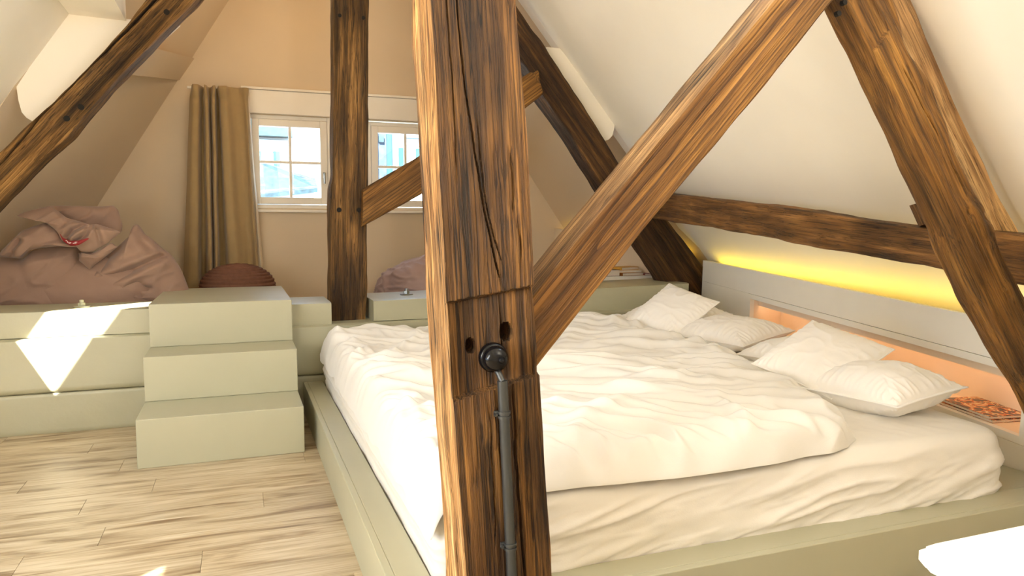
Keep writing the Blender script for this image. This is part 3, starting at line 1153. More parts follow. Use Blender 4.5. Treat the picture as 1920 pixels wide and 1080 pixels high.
# duvet
ND, MD = 470, 560
u = np.linspace(0, 1, ND)
v = np.linspace(0, 1, MD)
U, VV = np.meshgrid(u, v)
y_lo, y_hi = 1.875, 4.74
Yd = y_lo + (y_hi - y_lo) * VV
xr = np.interp(Yd, (1.875, 1.90, 1.97, 2.27, 2.7, 3.17, 4.0, 4.4, 4.74), (1.86, 1.96, 2.06, 2.22, 2.38, 2.50, 2.58, 2.54, 2.40))
xl = 0.47 + 0.012 * noise3(Yd * 5, 1, 1)
Xd = xl + (xr - xl) * U
Yd = Yd - 0.018 * (1 - VV) * (np.sin(Xd * 5 + 1) + 0.5 * noise3(Xd * 6, 3, 0)) * np.exp(-((Yd - y_lo) / 0.3) ** 2)
dE = np.minimum(np.minimum((Xd - xl) + 0.0, xr - Xd), np.minimum(Yd - Yd[0:1, :], y_hi - Yd + 0.03))
dE = np.clip(dE, 0, None)
puff = 1 - np.exp(-dE / 0.042)
wx = Xd + 0.10 * noise3(Xd * 1.3, Yd * 1.3, 4)
wy = Yd + 0.12 * noise3(Xd * 1.2 + 9, Yd * 1.2, 8)
a1 = wx * 0.80 - wy * 0.60     # along the folds
b1 = wx * 0.60 + wy * 0.80
def sr(n_, k):
    return np.exp(-(n_ / k) ** 2)


fold = sr(noise3(a1 * 0.75 + 3, b1 * 4.4, 0.0), 0.20)
fold2 = sr(noise3(a1 * 1.4 + 7, b1 * 8.0 + 3, 1.0), 0.22)
cross = sr(noise3(b1 * 1.3 + 1, a1 * 4.5 + 2, 5.0), 0.20)
gate = sstep(-0.35, 0.35, noise3(Xd * 1.1 + 2, Yd * 1.1 + 5, 9))
edge_f = np.exp(-dE / 0.20)
pleat = sr(noise3(Xd * 8 + Yd * 4 + 0.6 * noise3(Xd * 4, Yd * 4, 1), (xr - Xd) * 1.4 + (Yd - y_lo) * 1.4, 3.0), 0.22)
zt = 0.436 + puff * (0.070 + 0.030 * fbm(Xd * 1.5, Yd * 1.5, 2.0, 2) + 0.046 * fold * (0.35 + 0.65 * gate) + 0.024 * fold2 + 0.022 * cross * (1 - gate) + 0.042 * pleat * edge_f + 0.005 * fbm(Xd * 9, Yd * 9, 3, 3))
# hump of spare cloth at the far end and rise at the left end
zt += 0.07 * np.exp(-(((Xd - 2.2) / 0.35) ** 2 + ((Yd - 4.45) / 0.25) ** 2)) + 0.05 * np.exp(-(((Yd - 4.6) / 0.35) ** 2)) * sstep(1.4, 0.6, Xd)
zt += 0.035 * np.exp(-(((Xd - 1.0) / 0.5) ** 2 + ((Yd - 2.4) / 0.35) ** 2))
for _ in range(4):
    zs_ = zt.copy()
    zs_[1:-1, 1:-1] = (zt[1:-1, 1:-1] * 2 + zt[:-2, 1:-1] + zt[2:, 1:-1] + zt[1:-1, :-2] + zt[1:-1, 2:]) / 6
    zt = zs_
# hang over the left edge
ov = np.clip((0.53 - Xd) / 0.06, 0, 1)
zt = zt - ov ** 2 * 0.085
zb_ = np.where(ov > 0, 0.437 - ov ** 2 * 0.085, 0.437)
zt = np.maximum(zt, zb_ + 0.002)
top = np.stack([Xd + 0.0, Yd, zt], -1).reshape(-1, 3)
# bulge the rim outwards a little at mid thickness
bot = np.stack([Xd, Yd, np.minimum(zb_, zt - 0.001)], -1).reshape(-1, 3)
F = grid_faces(ND, MD)
nT = ND * MD
rim = list(range(ND)) + [j * ND + ND - 1 for j in range(1, MD)] + [(MD - 1) * ND + i for i in range(ND - 2, -1, -1)] + [j * ND for j in range(MD - 2, 0, -1)]
side = [[rim[i], rim[i] + nT, rim[(i + 1) % len(rim)] + nT, rim[(i + 1) % len(rim)]] for i in range(len(rim))]
rim_set = {k_: nT + i for i, k_ in enumerate(rim)}
side = [[rim[i], rim_set[rim[i]], rim_set[rim[(i + 1) % len(rim)]], rim[(i + 1) % len(rim)]] for i in range(len(rim))]
duv = mk('duvet', np.vstack([top, bot[rim]]), F.tolist() + side, M['linen'])
fix_normals(duv)
tag(duv, 'crumpled white duvet spread across the bed', 'duvet')


# pillows
def pillow_mesh(name, w, h, T, seed, n=110, slack=0.05, wr=1.0):
    u = np.linspace(-1, 1, n)
    # denser near the seams
    u = np.sign(u) * (1 - (1 - np.abs(u)) ** 1.35)
    U, V_ = np.meshgrid(u, u)
    cx = 1 - slack * (1 - V_ ** 2) * np.abs(U) ** 1.5
    cy = 1 - slack * (1 - U ** 2) * np.abs(V_) ** 1.5
    x = U * w / 2 * cx
    y = V_ * h / 2 * cy
    ex, ey = 1 - np.abs(U), 1 - np.abs(V_)
    prof = ((1 - np.abs(U) ** 2.4) * (1 - np.abs(V_) ** 2.4)) ** 0.55
    seam = np.exp(-np.minimum(ex, ey) / 0.28)
    out = []
    for sgn, sd in ((1, seed), (-1, seed + 31)):
        # pleats radiating from the seam
        px_ = np.where(ex < ey, V_ * h, U * w)
        pl = np.clip(ridge(px_ * 11 + sd, np.minimum(ex, ey) * 1.0 + sd, np.where(ex < ey, 2.0 + np.sign(U), 7.0 + np.sign(V_))), 0, 1) ** 2
        cr = np.clip(ridge(x * 7 + y * 3 + sd, y * 8 - x * 5 + sd * 2, 0.7 + sd), 0, 1) ** 2.5
        lf = fbm(x * 4 + sd, y * 4, sd, 3)
        z = T / 2 * prof * (1 + 0.10 * lf) + wr * np.minimum(1, np.minimum(ex, ey) / 0.06) * (0.010 * pl * seam + 0.006 * cr * (1 - seam * 0.5) - 0.004 * seam)
        z = np.maximum(z, 0.0012)
        out.append(np.stack([x, y, sgn * z], -1).reshape(-1, 3))
    F = grid_faces(n, n)
    nT = n * n
    rim = list(range(n)) + [j * n + n - 1 for j in range(1, n)] + [(n - 1) * n + i for i in range(n - 2, -1, -1)] + [j * n for j in range(n - 2, 0, -1)]
    side = [[rim[i], rim[i] + nT, rim[(i + 1) % len(rim)] + nT, rim[(i + 1) % len(rim)]] for i in range(len(rim))]
    return np.vstack(out), F.tolist() + (F[:, ::-1] + nT).tolist() + side, rim, nT


def pillow(w, h, T, loc, rot, label, seed, flange=0.0, droop=None, wr=1.0, cat='pillow'):
    verts, faces, rim, nT = pillow_mesh('pillow', w, h, T, seed, wr=wr)
    if droop:
        verts[:, 2] += droop(verts[:, 0], verts[:, 1])
    o = empty('pillow', loc, rot)
    tag(o, label, cat, 'white pillows on the bed')
    p = mk('cover', verts, faces, M['pillow'], o)
    fix_normals(p)
    # piped seam
    ring = verts[rim]
    n = len(ring)
    nxt, prv = np.roll(ring, -1, 0), np.roll(ring, 1, 0)
    tn = nxt - prv
    tn /= np.linalg.norm(tn, axis=1)[:, None] + 1e-9
    zz = np.array([0, 0, 1.0])
    sd = np.cross(tn, zz)
    sd /= np.linalg.norm(sd, axis=1)[:, None] + 1e-9
    R_ = 0.0035 + flange
    pts = []
    k = 6
    for i in range(k):
        a = 2 * math.pi * i / k
        pts.append(ring + sd * (R_ * math.cos(a)) + zz * (0.0035 * math.sin(a)))
    P = np.stack(pts, 1).reshape(-1, 3)
    F = grid_faces(k, n, True).tolist()
    F += [[(n - 1) * k + i, (n - 1) * k + (i + 1) % k, (i + 1) % k, i] for i in range(k)]
    s = mk('seam', P, F, M['pillow'], o)
    fix_normals(s)
    return o


pillow(0.44, 0.44, 0.13, (2.695, 4.17, 0.640), (0.259, -0.549, 0.147), 'small white cushion propped up at the far end of the bed', 3.0, wr=0.7)
pillow(0.43, 0.43, 0.14, (2.485, 2.61, 0.605), (0.215, -0.44, 0.097), 'small white cushion propped up between the two near pillows', 8.0, wr=0.8)
pillow(0.48, 0.60, 0.19, (2.88, 3.80, 0.535), (0.0, -0.12, 0.23), 'plump white pillow beside the far cushion, against the niche', 12.0)
pillow(0.50, 0.62, 0.16, (2.86, 4.40, 0.575), (0.12, -0.26, 0.12), 'white pillow half hidden behind the far cushion', 17.0)
pillow(0.46, 0.58, 0.16, (2.84, 3.08, 0.520), (0.0, -0.10, 0.20), 'white pillow half hidden behind the near cushion', 21.0)
pillow(0.40, 0.52, 0.21, (2.525, 2.34, 0.520), (-0.04, -0.10, 0.08), 'plump white pillow nearest the magazine', 26.0, flange=0.012)

# ------------------------------------------------------------------ headboard with lit niche
hb_ang = math.atan2(0.985, 0.169)
hb = empty('headboard', (2.997, 2.02, 0.0))
hb.rotation_mode = 'XYZ'
tilt = math.atan(0.045)
# local x runs along the wall towards the far end, local y goes back into the wall
Rz = Matrix.Rotation(hb_ang, 4, 'Z') @ Matrix.Rotation(-tilt, 4, 'Y')
Rz.translation = (2.997, 2.02, 0.0)
hb.matrix_world = Rz
tag(hb, 'pale built-in headboard panel with a long glowing niche', 'headboard')
S0, S1 = -1.2, 3.05
N0, N1, NB, NT_ = 0.04, 2.27, 0.335, 0.592
HT = 0.794


def hbox(mb, s0, s1, d0, d1, z0, z1, bev=0.0):
    # depth axis: behind the panel is local -y (away from the room)
    return mb.box(s0, s1, -d1, -d0, z0, z1, bevel=bev)


mb = MB()
hbox(mb, S0, S1, 0, 0.03, NT_ + 0.035, HT, 0.002)
mb.build('upper_panel', M['headboard'], hb)
mb = MB()
hbox(mb, S0, S1, 0, 0.03, 0.10, NB - 0.035, 0.002)
mb.build('lower_panel', M['headboard'], hb)
for a_, b_ in ((S0, N0 - 0.035), (N1 + 0.035, S1)):
    mb = MB()
    hbox(mb, a_, b_, 0, 0.03, NB - 0.0345, NT_ + 0.0345, 0.001)
    mb.build('end_panel', M['headboard'], hb)
mb = MB()
g = 0.002
for (a_, b_, c_, d_) in ((N0 - 0.033, N1 + 0.033, NT_, NT_ + 0.033), (N0 - 0.033, N1 + 0.033, NB - 0.033, NB), (N0 - 0.033, N0, NB, NT_), (N1, N1 + 0.033, NB, NT_)):
    hbox(mb, a_, b_, -0.001, 0.03, c_, d_)
mb.build('niche_frame', M['headboard'], hb)
ND_ = 0.24
mb = MB()
hbox(mb, N0 - 0.03, N1 + 0.03, ND_, ND_ + 0.02, NB - 0.03, NT_ + 0.03)
hbox(mb, N0 - 0.03, N1 + 0.03, 0.03, ND_, NT_, NT_ + 0.02)
hbox(mb, N0 - 0.03, N1 + 0.03, 0.03, ND_, NB - 0.02, NB)
hbox(mb, N0 - 0.02, N0, 0.03, ND_, NB, NT_)
hbox(mb, N1, N1 + 0.02, 0.03, ND_, NB, NT_)
mb.build('niche_lining', M['niche'], hb)


def hb_thing(name, label, cat):
    o = empty(name)
    o.matrix_world = Rz
    return tag(o, label, cat)


led = hb_thing('led_strip', 'yellow light strip glowing along the top of the headboard', 'light strip')
mb = MB()
hbox(mb, S0 + 0.05, S1 - 0.02, 0.105, 0.120, HT - 0.060, HT - 0.055)
mb.build('diodes', M['led'], led)
mb = MB()
hbox(mb, S0 + 0.05, S1 - 0.02, 0.032, 0.128, HT - 0.075, HT - 0.061)
mb.build('channel', M['white_paint'], led)
led2 = hb_thing('led_strip', 'amber light strip hidden under the top edge of the headboard niche', 'light strip')
mb = MB()
hbox(mb, N0 + 0.005, N1 - 0.005, 0.075, 0.085, NT_ - 0.030, NT_ - 0.024)
mb.build('diodes', M['led_warm'], led2)
mb = MB()
hbox(mb, N0 + 0.002, N1 - 0.002, 0.058, 0.072, NT_ - 0.048, NT_ - 0.0005)
mb.build('channel', M['niche'], led2)


# magazine in the niche: printed cover
def print_mat(name, cols, scale=7):
    mt, nt, b = new_mat(name)
    tc = N(nt, 'ShaderNodeTexCoord')
    vo = N(nt, 'ShaderNodeTexNoise')
    vo.inputs['Scale'].default_value = scale
    vo.inputs['Detail'].default_value = 3
    vo.inputs['Distortion'].default_value = 1.6
    nt.links.new(tc.outputs['Object'], vo.inputs['Vector'])
    r = N(nt, 'ShaderNodeValToRGB')
    r.color_ramp.interpolation = 'CONSTANT'
    e = r.color_ramp.elements
    ps = np.linspace(0.32, 0.66, len(cols))
    while len(e) < len(cols):
        e.new(0.5)
    for k, (p_, c_) in enumerate(zip(ps, cols)):
        e[k].position = p_
        e[k].color = c_
    nt.links.new(vo.outputs['Fac'], r.inputs['Fac'])
    nt.links.new(r.outputs[0], b.inputs['Base Color'])
    b.inputs['Roughness'].default_value = 0.25
    return mt


M['cover'] = print_mat('magazine_cover', [lin(26, 18, 14), lin(70, 34, 20), lin(188, 104, 52), lin(226, 190, 140), lin(40, 24, 18), lin(150, 66, 40)], 14)
M['paper'] = plain('paper_edges', lin(226, 214, 196), 0.8, var=0.08, scale=200)
def magazine(s_, d_, z_, rz, label, scale=1.0):
    o = empty('magazine')
    o.matrix_world = Rz @ Matrix.Translation((s_, -d_, z_)) @ Matrix.Rotation(rz, 4, 'Z')
    tag(o, label, 'magazine', 'magazines in the headboard niche')
    w, h = 0.150 * scale, 0.102 * scale
    for nm, mt_, z0, z1, e in (('back_cover', M['cover'], 0.0, 0.0015, 0.0), ('pages', M['paper'], 0.0015, 0.0115, 0.001), ('front_cover', M['cover'], 0.0115, 0.0135, 0.0)):
        mb = MB()
        mb.box(-w + e, w - e, -h + e, h - e, z0, z1)
        mb.build(nm, mt_, o)
    return o


magazine(0.360, 0.132, NB + 0.0005, 0.02, 'lower of the two magazines in the headboard niche')
magazine(0.365, 0.130, NB + 0.0145, -0.02, 'upper magazine with an orange and black cover in the headboard niche', 0.98)

# rear-bay knee wall with its own light, books on its ledge
kb = MB()
kb.prism([(3.00, 6.8, 0.45), (3.00, 6.8, 1.185), (3.52, 5.2, 0.985), (3.52, 5.2, 0.45)], (0.05, 0.016, 0))
struct(kb.build('wall_knee_right', M['gable']))
led3 = tag(empty('led_strip', (3.0, 6.8, 1.0)), 'yellow light strip behind the low wall at the rear right corner', 'light strip')
kb = MB()
kb.prism([(0.09, -0.10, 0.135), (0.11, -0.10, 0.135), (0.57, -1.5, -0.045), (0.55, -1.5, -0.045)], (0, 0, 0.006))
kb.build('diodes', M['led'], led3)
kb = MB()
kb.prism([(0.055, -0.10, 0.120), (0.12, -0.10, 0.120), (0.58, -1.5, -0.06), (0.52, -1.5, -0.06)], (0, 0, 0.012))
kb.build('channel', M['white_paint'], led3)

sh = MB()
sh.box(2.90, 3.42, 5.56, 5.80, 0.50, 0.775, bevel=0.003)
shelf = sh.build('ledge_box', M['white_paint'])
tag(shelf, 'low white ledge holding books at the foot of the rear rafter', 'ledge')
bk_cols = [(70, 30, 20), (150, 90, 30), (200, 150, 60), (230, 200, 150), (120, 40, 30), (60, 46, 34)]
bk_mats = [plain('book_cloth', lin(*c_), 0.5, var=0.08, scale=40) for c_ in bk_cols]


def book(loc, rz, w, d, t, mi, label):
    o = empty('book', loc, (0, 0, rz))
    tag(o, label, 'book', 'books on the rear ledge')
    mb = MB()
    mb.box(-w / 2, w / 2, -d / 2, d / 2, 0, 0.003)
    mb.box(-w / 2, w / 2, -d / 2, d / 2, t - 0.003, t)
    mb.box(-w / 2, -w / 2 + 0.003, -d / 2, d / 2, 0.003, t - 0.003)
    mb.build('cover', bk_mats[mi], o)
    mb = MB()
    mb.box(-w / 2 + 0.003, w / 2 - 0.004, -d / 2 + 0.004, d / 2 - 0.004, 0.003, t - 0.003)
    mb.build('pages', M['paper'], o)


book((3.20, 5.67, 0.7755), 0.15, 0.24, 0.18, 0.026, 1, 'tan book at the bottom of the pile on the rear ledge')
book((3.19, 5.67, 0.802), -0.1, 0.22, 0.17, 0.022, 3, 'cream book in the middle of the pile on the rear ledge')
book((3.17, 5.67, 0.8245), 0.25, 0.20, 0.15, 0.026, 2, 'gold book on top of the pile on the rear ledge')
book((3.01, 5.66, 0.7755), 0.05, 0.13, 0.17, 0.055, 0, 'dark brown book left of the pile on the rear ledge')
book((3.365, 5.66, 0.7755), 0.0, 0.09, 0.17, 0.018, 4, 'thin red book right of the pile on the rear ledge')

# ------------------------------------------------------------------ gable windows, blind box, sill, curtain
def window(name, W, label_side, handle=True):
    x0, x1, z0, z1 = W
    y = GY + 0.03
    w = empty(name, ((x0 + x1) / 2, GY, z0))
    w['kind'] = 'structure'
    ox, oz = (x0 + x1) / 2, z0

    def part(n, boxes, mat, bev=0.004, parent=w):
        mb = MB()
        for a, b_, c, d, e, f in boxes:
            mb.box(a - ox, b_ - ox, c - GY, d - GY, e - oz, f - oz, bevel=bev)
        return mb.build(n, mat, parent)
    fr = 0.035
    part('frame', [(x0, x0 + fr, y - 0.02, y + 0.06, z0, z1), (x1 - fr, x1, y - 0.02, y + 0.06, z0, z1), (x0 + fr, x1 - fr, y - 0.02, y + 0.06, z1 - fr, z1), (x0 + fr, x1 - fr, y - 0.02, y + 0.06, z0, z0 + fr)], M['white_paint'])
    a, b_, c, d = x0 + fr + 0.003, x1 - fr - 0.003, z0 + fr + 0.003, z1 - fr - 0.003
    s = 0.060
    sash = part('sash', [(a, a + s, y - 0.035, y + 0.03, c, d), (b_ - s, b_, y - 0.035, y + 0.03, c, d), (a + s, b_ - s, y - 0.035, y + 0.03, d - s, d), (a + s, b_ - s, y - 0.035, y + 0.03, c, c + s)], M['white_paint'])
    mx_, mz = (a + b_) / 2, (c + d) / 2
    part('muntin', [(mx_ - 0.012, mx_ + 0.012, y - 0.022, y + 0.015, c + s, d - s)], M['white_paint'], 0.004)
    part('muntin', [(a + s, mx_ - 0.012, y - 0.022, y + 0.015, mz - 0.012, mz + 0.012)], M['white_paint'], 0.004)
    part('muntin', [(mx_ + 0.012, b_ - s, y - 0.022, y + 0.015, mz - 0.012, mz + 0.012)], M['white_paint'], 0.004)
    for (pa, pb) in ((a + s, mx_ - 0.012), (mx_ + 0.012, b_ - s)):
        for (pc, pd) in ((c + s, mz - 0.012), (mz + 0.012, d - s)):
            part('pane', [(pa - 0.002, pb + 0.002, y - 0.004, y, pc - 0.002, pd + 0.002)], M['glass'], 0)
    if handle:
        hx = b_ - s / 2
        hz = mz - 0.11
        mb = MB()
        mb.box(hx - 0.011 - ox, hx + 0.011 - ox, y - 0.043 - GY, y - 0.035 - GY, hz - 0.03 - oz, hz + 0.03 - oz, bevel=0.003)
        mb.cyl((hx - ox, y - 0.043 - GY, hz + 0.01 - oz), (hx - ox, y - 0.075 - GY, hz + 0.01 - oz), 0.007, seg=12)
        mb.box(hx - 0.008 - ox, hx + 0.008 - ox, y - 0.085 - GY, y - 0.07 - GY, hz - 0.075 - oz, hz + 0.022 - oz, bevel=0.005)
        mb.build('handle', M['steel'], w, smooth=True)
    return w


window('window_1', W1, 'left')
window('window_2', W2, 'right')
mb = MB()
mb.box(0.095, 1.90, GY - 0.045, GY - 0.001, 1.325, 1.350, bevel=0.006)
sill = struct(mb.build('trim_3', M['white_paint']))
mb = MB()
mb.box(0.09, 1.95, GY - 0.035, GY - 0.001, 2.175, 2.372, bevel=0.003)
tag(mb.build('blind_box', M['white_paint']), 'plain cream blind box above the two windows', 'blind box')
mb = MB()
mb.box(0.06, 1.98, GY - 0.050, GY - 0.001, 2.374, 2.395, bevel=0.004)
struct(mb.build('trim_4', M['white_paint']))

# curtain
cu = empty('curtain', (-0.15, GY - 0.13, 0.52))
tag(cu, 'olive-taupe pleated curtain hanging left of the windows', 'curtain')


def curtain_sheet(name, prof, mat, y_off, z0, z1, nu=260, nv=110):
    """prof: (x at the top, x at the hem, depth of the fold) along the cloth"""
    pr = np.asarray(prof, float)
    t = np.r_[0, np.cumsum(np.hypot(np.diff(pr[:, 0]), np.diff(pr[:, 2])))]
    tt = np.linspace(0, t[-1], nu)
    q = np.stack([np.interp(tt, t, pr[:, k]) for k in range(3)], 1)
    for _ in range(14):
        q[1:-1] = (q[:-2] + 2 * q[1:-1] + q[2:]) / 4
    v = np.linspace(0, 1, nv)
    V_ = v[:, None]
    ease = V_ ** 0.8
    X = q[None, :, 0] * ease + q[None, :, 1] * (1 - ease)
    Z = z0 + (z1 - z0) * V_ * np.ones_like(X)
    pin = np.exp(-((z1 - 0.11 - Z) / 0.03) ** 2)
    top = sstep(0.94, 1.0, V_)
    A = (1.0 - 0.25 * V_) * (1 - 0.35 * pin)
    Yc = y_off + 1.7 * q[None, :, 2] * A + 0.006 * fbm(X * 9, Z * 1.3, 1.0, 3)
    X = X + 0.012 * top * np.sin(q[None, :, 0] * 70) + 0.006 * noise3(X * 7, Z * 1.6, 3.0)
    P = np.stack([X, Yc, Z], -1).reshape(-1, 3)
    o = mk(name, P - np.array((-0.15, GY - 0.13, 0.52)), grid_faces(nu, nv), mat, cu)
    sm_ = o.modifiers.new('thickness', 'SOLIDIFY')
    sm_.thickness = 0.004
    return o


curtain_sheet('panel', [(-0.335, -0.47, 0.00), (-0.310, -0.41, -0.055), (-0.270, -0.33, -0.055), (-0.248, -0.31, 0.05), (-0.238, -0.27, 0.05), (-0.225, -0.245, -0.055), (-0.197, -0.215, -0.06), (-0.187, -0.21, 0.035),
                        (-0.178, -0.205, 0.035), (-0.165, -0.195, -0.055), (-0.140, -0.170, -0.055), (-0.132, -0.165, 0.06), (-0.112, -0.105, 0.065), (-0.104, -0.075, -0.05), (-0.055, 0.0, -0.065), (-0.02, 0.06, -0.02),
                        (0.03, 0.11, 0.0), (0.068, 0.14, -0.01), (0.09, 0.16, -0.045), (0.112, 0.175, -0.02)], M['curtain'], GY - 0.13, 0.52, 2.358)
curtain_sheet('lining', [(0.095, 0.15, 0.03), (0.104, 0.18, 0.0), (0.112, 0.205, -0.01), (0.120, 0.225, 0.02)], M['lining'], GY - 0.10, 0.52, 2.335, nu=50)
mb = MB()
mb.box(-0.36 + 0.15, 0.12 + 0.15, 0.115, 0.128, 2.352 - 0.52, 2.372 - 0.52, bevel=0.002)
mb.build('curtain_rail', M['white_paint'], cu)

# ------------------------------------------------------------------ loft floor things: beanbags, pouf
def blob(name, loc, rx, ry, rz, seed, mat, parent=None, nu=220, nv=130, flat=0.35, fn=None, folds=1.0):
    th = np.linspace(0, 2 * math.pi, nu, endpoint=False)
    ph = np.linspace(0.001, math.pi - 0.001, nv)
    T_, P_ = np.meshgrid(th, ph)
    dx, dy, dz = np.sin(P_) * np.cos(T_), np.sin(P_) * np.sin(T_), np.cos(P_)
    r = 1 + 0.06 * fbm(dx * 1.5 + seed, dy * 1.5, dz * 1.5, 2)
    f = np.clip(ridge(dx * 1.6 + seed, dy * 1.6 + dz * 0.8, dz * 3.0 + dx * 1.5 + seed), 0, 1) ** 3
    f2 = np.clip(ridge(dx * 3 + dz * 2 + seed, dy * 3, dz * 4 - dx * 2), 0, 1) ** 3
    r = r + folds * (0.06 * f + 0.03 * f2)
    if fn is not None:
        r = r + fn(dx, dy, dz)
    X, Y_, Z = dx * r * rx, dy * r * ry, dz * r * rz
    Z = np.where(Z < -flat * rz, -flat * rz + (Z + flat * rz) * 0.02, Z)
    P = np.stack([X, Y_, Z + flat * rz], -1).reshape(-1, 3)
    o = mk(name, P, grid_faces(nu, nv, True), mat, parent)
    if parent is None:
        o.location = loc
    fix_normals(o)
    return o


def inflated(name, outline, yc, T, mat, parent, creases=(), seed=0.0, nr_=46, n=240, back=0.6, pw=2.4):
    """soft stuffed piece: outline in the x-z plane, swelling to both sides; creases are pressed-in lines"""
    ol = np.asarray(outline + outline[:1], float)
    d = np.r_[0, np.cumsum(np.linalg.norm(np.diff(ol, axis=0), axis=1))]
    t = np.linspace(0, d[-1], n, endpoint=False)
    R_ = np.stack([np.interp(t, d, ol[:, k]) for k in (0, 1)], 1)
    for _ in range(3):
        R_ = (np.roll(R_, 1, 0) + 2 * R_ + np.roll(R_, -1, 0)) / 4
    c = R_.mean(0)
    r = 1 - (1 - np.linspace(0.0, 1, nr_)) ** 1.5
    P2 = c + (R_ - c)[None] * r[::-1, None, None]
    rr = r[::-1, None] * np.ones((1, n))
    h = T * (1 - rr ** pw) ** 0.5
    x, z = P2[..., 0], P2[..., 1]
    w = 0.022 * fbm(x * 4 + seed, z * 4, seed, 2) + 0.012 * np.exp(-(noise3(x * 4 + z * 3 + seed, z * 9 - x * 5, seed) / 0.18) ** 2)
    for line, wd, dp in creases:
        ln = np.asarray(line, float)
        best = np.full(x.shape, 9.0)
        for a_, b_ in zip(ln[:-1], ln[1:]):
            ab = b_ - a_
            q = np.clip(((x - a_[0]) * ab[0] + (z - a_[1]) * ab[1]) / (ab @ ab), 0, 1)
            best = np.minimum(best, np.hypot(x - a_[0] - q * ab[0], z - a_[1] - q * ab[1]))
        w = w - dp * np.exp(-(best / wd) ** 2) + 0.5 * dp * np.exp(-((best - 2.2 * wd) / (1.4 * wd)) ** 2)
    env = np.clip((1 - rr) * 7, 0, 1)
    yf = yc - h - w * env
    yb = yc + back * h
    Vf = np.stack([x, yf, z], -1).reshape(-1, 3)
    Vb = np.stack([x, yb, z], -1).reshape(-1, 3)
    F = grid_faces(n, nr_, True)
    k = n * nr_
    o = mk(name, np.vstack([Vf, Vb]), F.tolist() + (F[:, ::-1] + k).tolist(), mat, parent)
    bm = bmesh.new()
    bm.from_mesh(o.data)
    bmesh.ops.remove_doubles(bm, verts=bm.verts, dist=0.0004)
    bmesh.ops.recalc_face_normals(bm, faces=bm.faces)
    bm.to_mesh(o.data)
    bm.free()
    for p_ in o.data.polygons:
        p_.use_smooth = True
    return o


bb = empty('beanbag', (-0.92, 5.72, 0.51))
tag(bb, 'big slumped taupe canvas beanbag behind the low wall', 'beanbag')
blob('filling', (0, 0, 0), 0.55, 0.30, 0.33, 2.2, M['bean'], bb, nu=160, nv=100, flat=0.55, folds=0.3).location = (-0.10, 0.10, 0.0)
inflated('side_panel', [(-0.779, 0.124), (-0.785, 0.332), (-0.704, 0.454), (-0.59, 0.505), (-0.484, 0.493), (-0.431, 0.471), (-0.374, 0.534), (-0.213, 0.564), (-0.098, 0.556), (-0.103, 0.487), (-0.076, 0.415), (-0.04, 0.352), (-0.001, 0.3), (0.058, 0.236), (0.074, 0.162), (0.044, 0.053), (-0.215, -0.0), (-0.581, -0.0)], 0.02, 0.22, M['bean'], bb, seed=1.0)
inflated('side_panel', [(-0.112, 0.544), (-0.101, 0.428), (-0.045, 0.383), (0.049, 0.476), (0.13, 0.549), (0.205, 0.622), (0.253, 0.666), (0.221, 0.685), (0.255, 0.714), (0.284, 0.685), (0.306, 0.636), (0.358, 0.599), (0.404, 0.546), (0.47, 0.493), (0.516, 0.416), (0.548, 0.34), (0.576, 0.247), (0.602, 0.093), (0.604, 0.0), (0.231, 0.0), (-0.224, 0.0), (-0.374, 0.066), (-0.326, 0.173), (-0.212, 0.205), (-0.057, 0.259), (-0.03, 0.295), (-0.084, 0.391)], 0.04, 0.16, M['bean'], bb, seed=2.0,
         creases=(([(-0.012, 0.405), (0.072, 0.468), (0.152, 0.546)], 0.022, 0.05), ([(-0.205, 0.212), (0.009, 0.298), (0.203, 0.379), (0.348, 0.449), (0.429, 0.484)], 0.022, 0.06), ([(0.203, 0.22), (0.224, 0.263), (0.264, 0.291), (0.328, 0.26)], 0.018, 0.03), ([(0.291, 0.652), (0.301, 0.588), (0.351, 0.529)], 0.02, 0.025)))
inflated('neck_fold', [(-0.54, 0.496), (-0.514, 0.537), (-0.471, 0.585), (-0.396, 0.664), (-0.323, 0.695), (-0.262, 0.717), (-0.196, 0.674), (-0.163, 0.604), (-0.077, 0.575), (-0.078, 0.554), (-0.202, 0.56), (-0.3, 0.549), (-0.366, 0.535), (-0.411, 0.48), (-0.464, 0.488)], -0.12, 0.09, M['bean'], bb, seed=3.0, creases=(([(-0.46, 0.50), (-0.43, 0.55), (-0.40, 0.60)], 0.016, 0.03),))
inflated('neck_fold', [(-0.275, 0.829), (-0.2, 0.834), (-0.072, 0.83), (0.032, 0.828), (0.114, 0.837), (0.143, 0.807), (0.154, 0.748), (0.166, 0.703), (0.16, 0.659), (0.084, 0.60), (-0.06, 0.58), (-0.20, 0.62), (-0.24, 0.736)], 0.06, 0.09, M['bean'], bb, seed=4.0, pw=4.0)
inflated('neck_fold', [(-0.421, 0.758), (-0.351, 0.792), (-0.224, 0.826), (-0.183, 0.793), (-0.136, 0.748), (-0.064, 0.727), (-0.009, 0.704), (0.041, 0.708), (0.116, 0.681), (0.185, 0.656), (0.132, 0.613), (0.099, 0.581), (0.054, 0.55), (-0.01, 0.518), (-0.066, 0.526), (-0.086, 0.565), (-0.144, 0.576), (-0.173, 0.605), (-0.184, 0.64), (-0.207, 0.675), (-0.265, 0.723), (-0.311, 0.765), (-0.37, 0.764)], -0.14, 0.07, M['bean'], bb, seed=5.0,
         creases=(([(-0.13, 0.62), (-0.09, 0.67), (-0.02, 0.70)], 0.014, 0.04), ([(-0.07, 0.60), (-0.02, 0.64), (0.02, 0.70)], 0.014, 0.035), ([(0.045, 0.70), (0.06, 0.60), (0.065, 0.55)], 0.010, -0.02)))
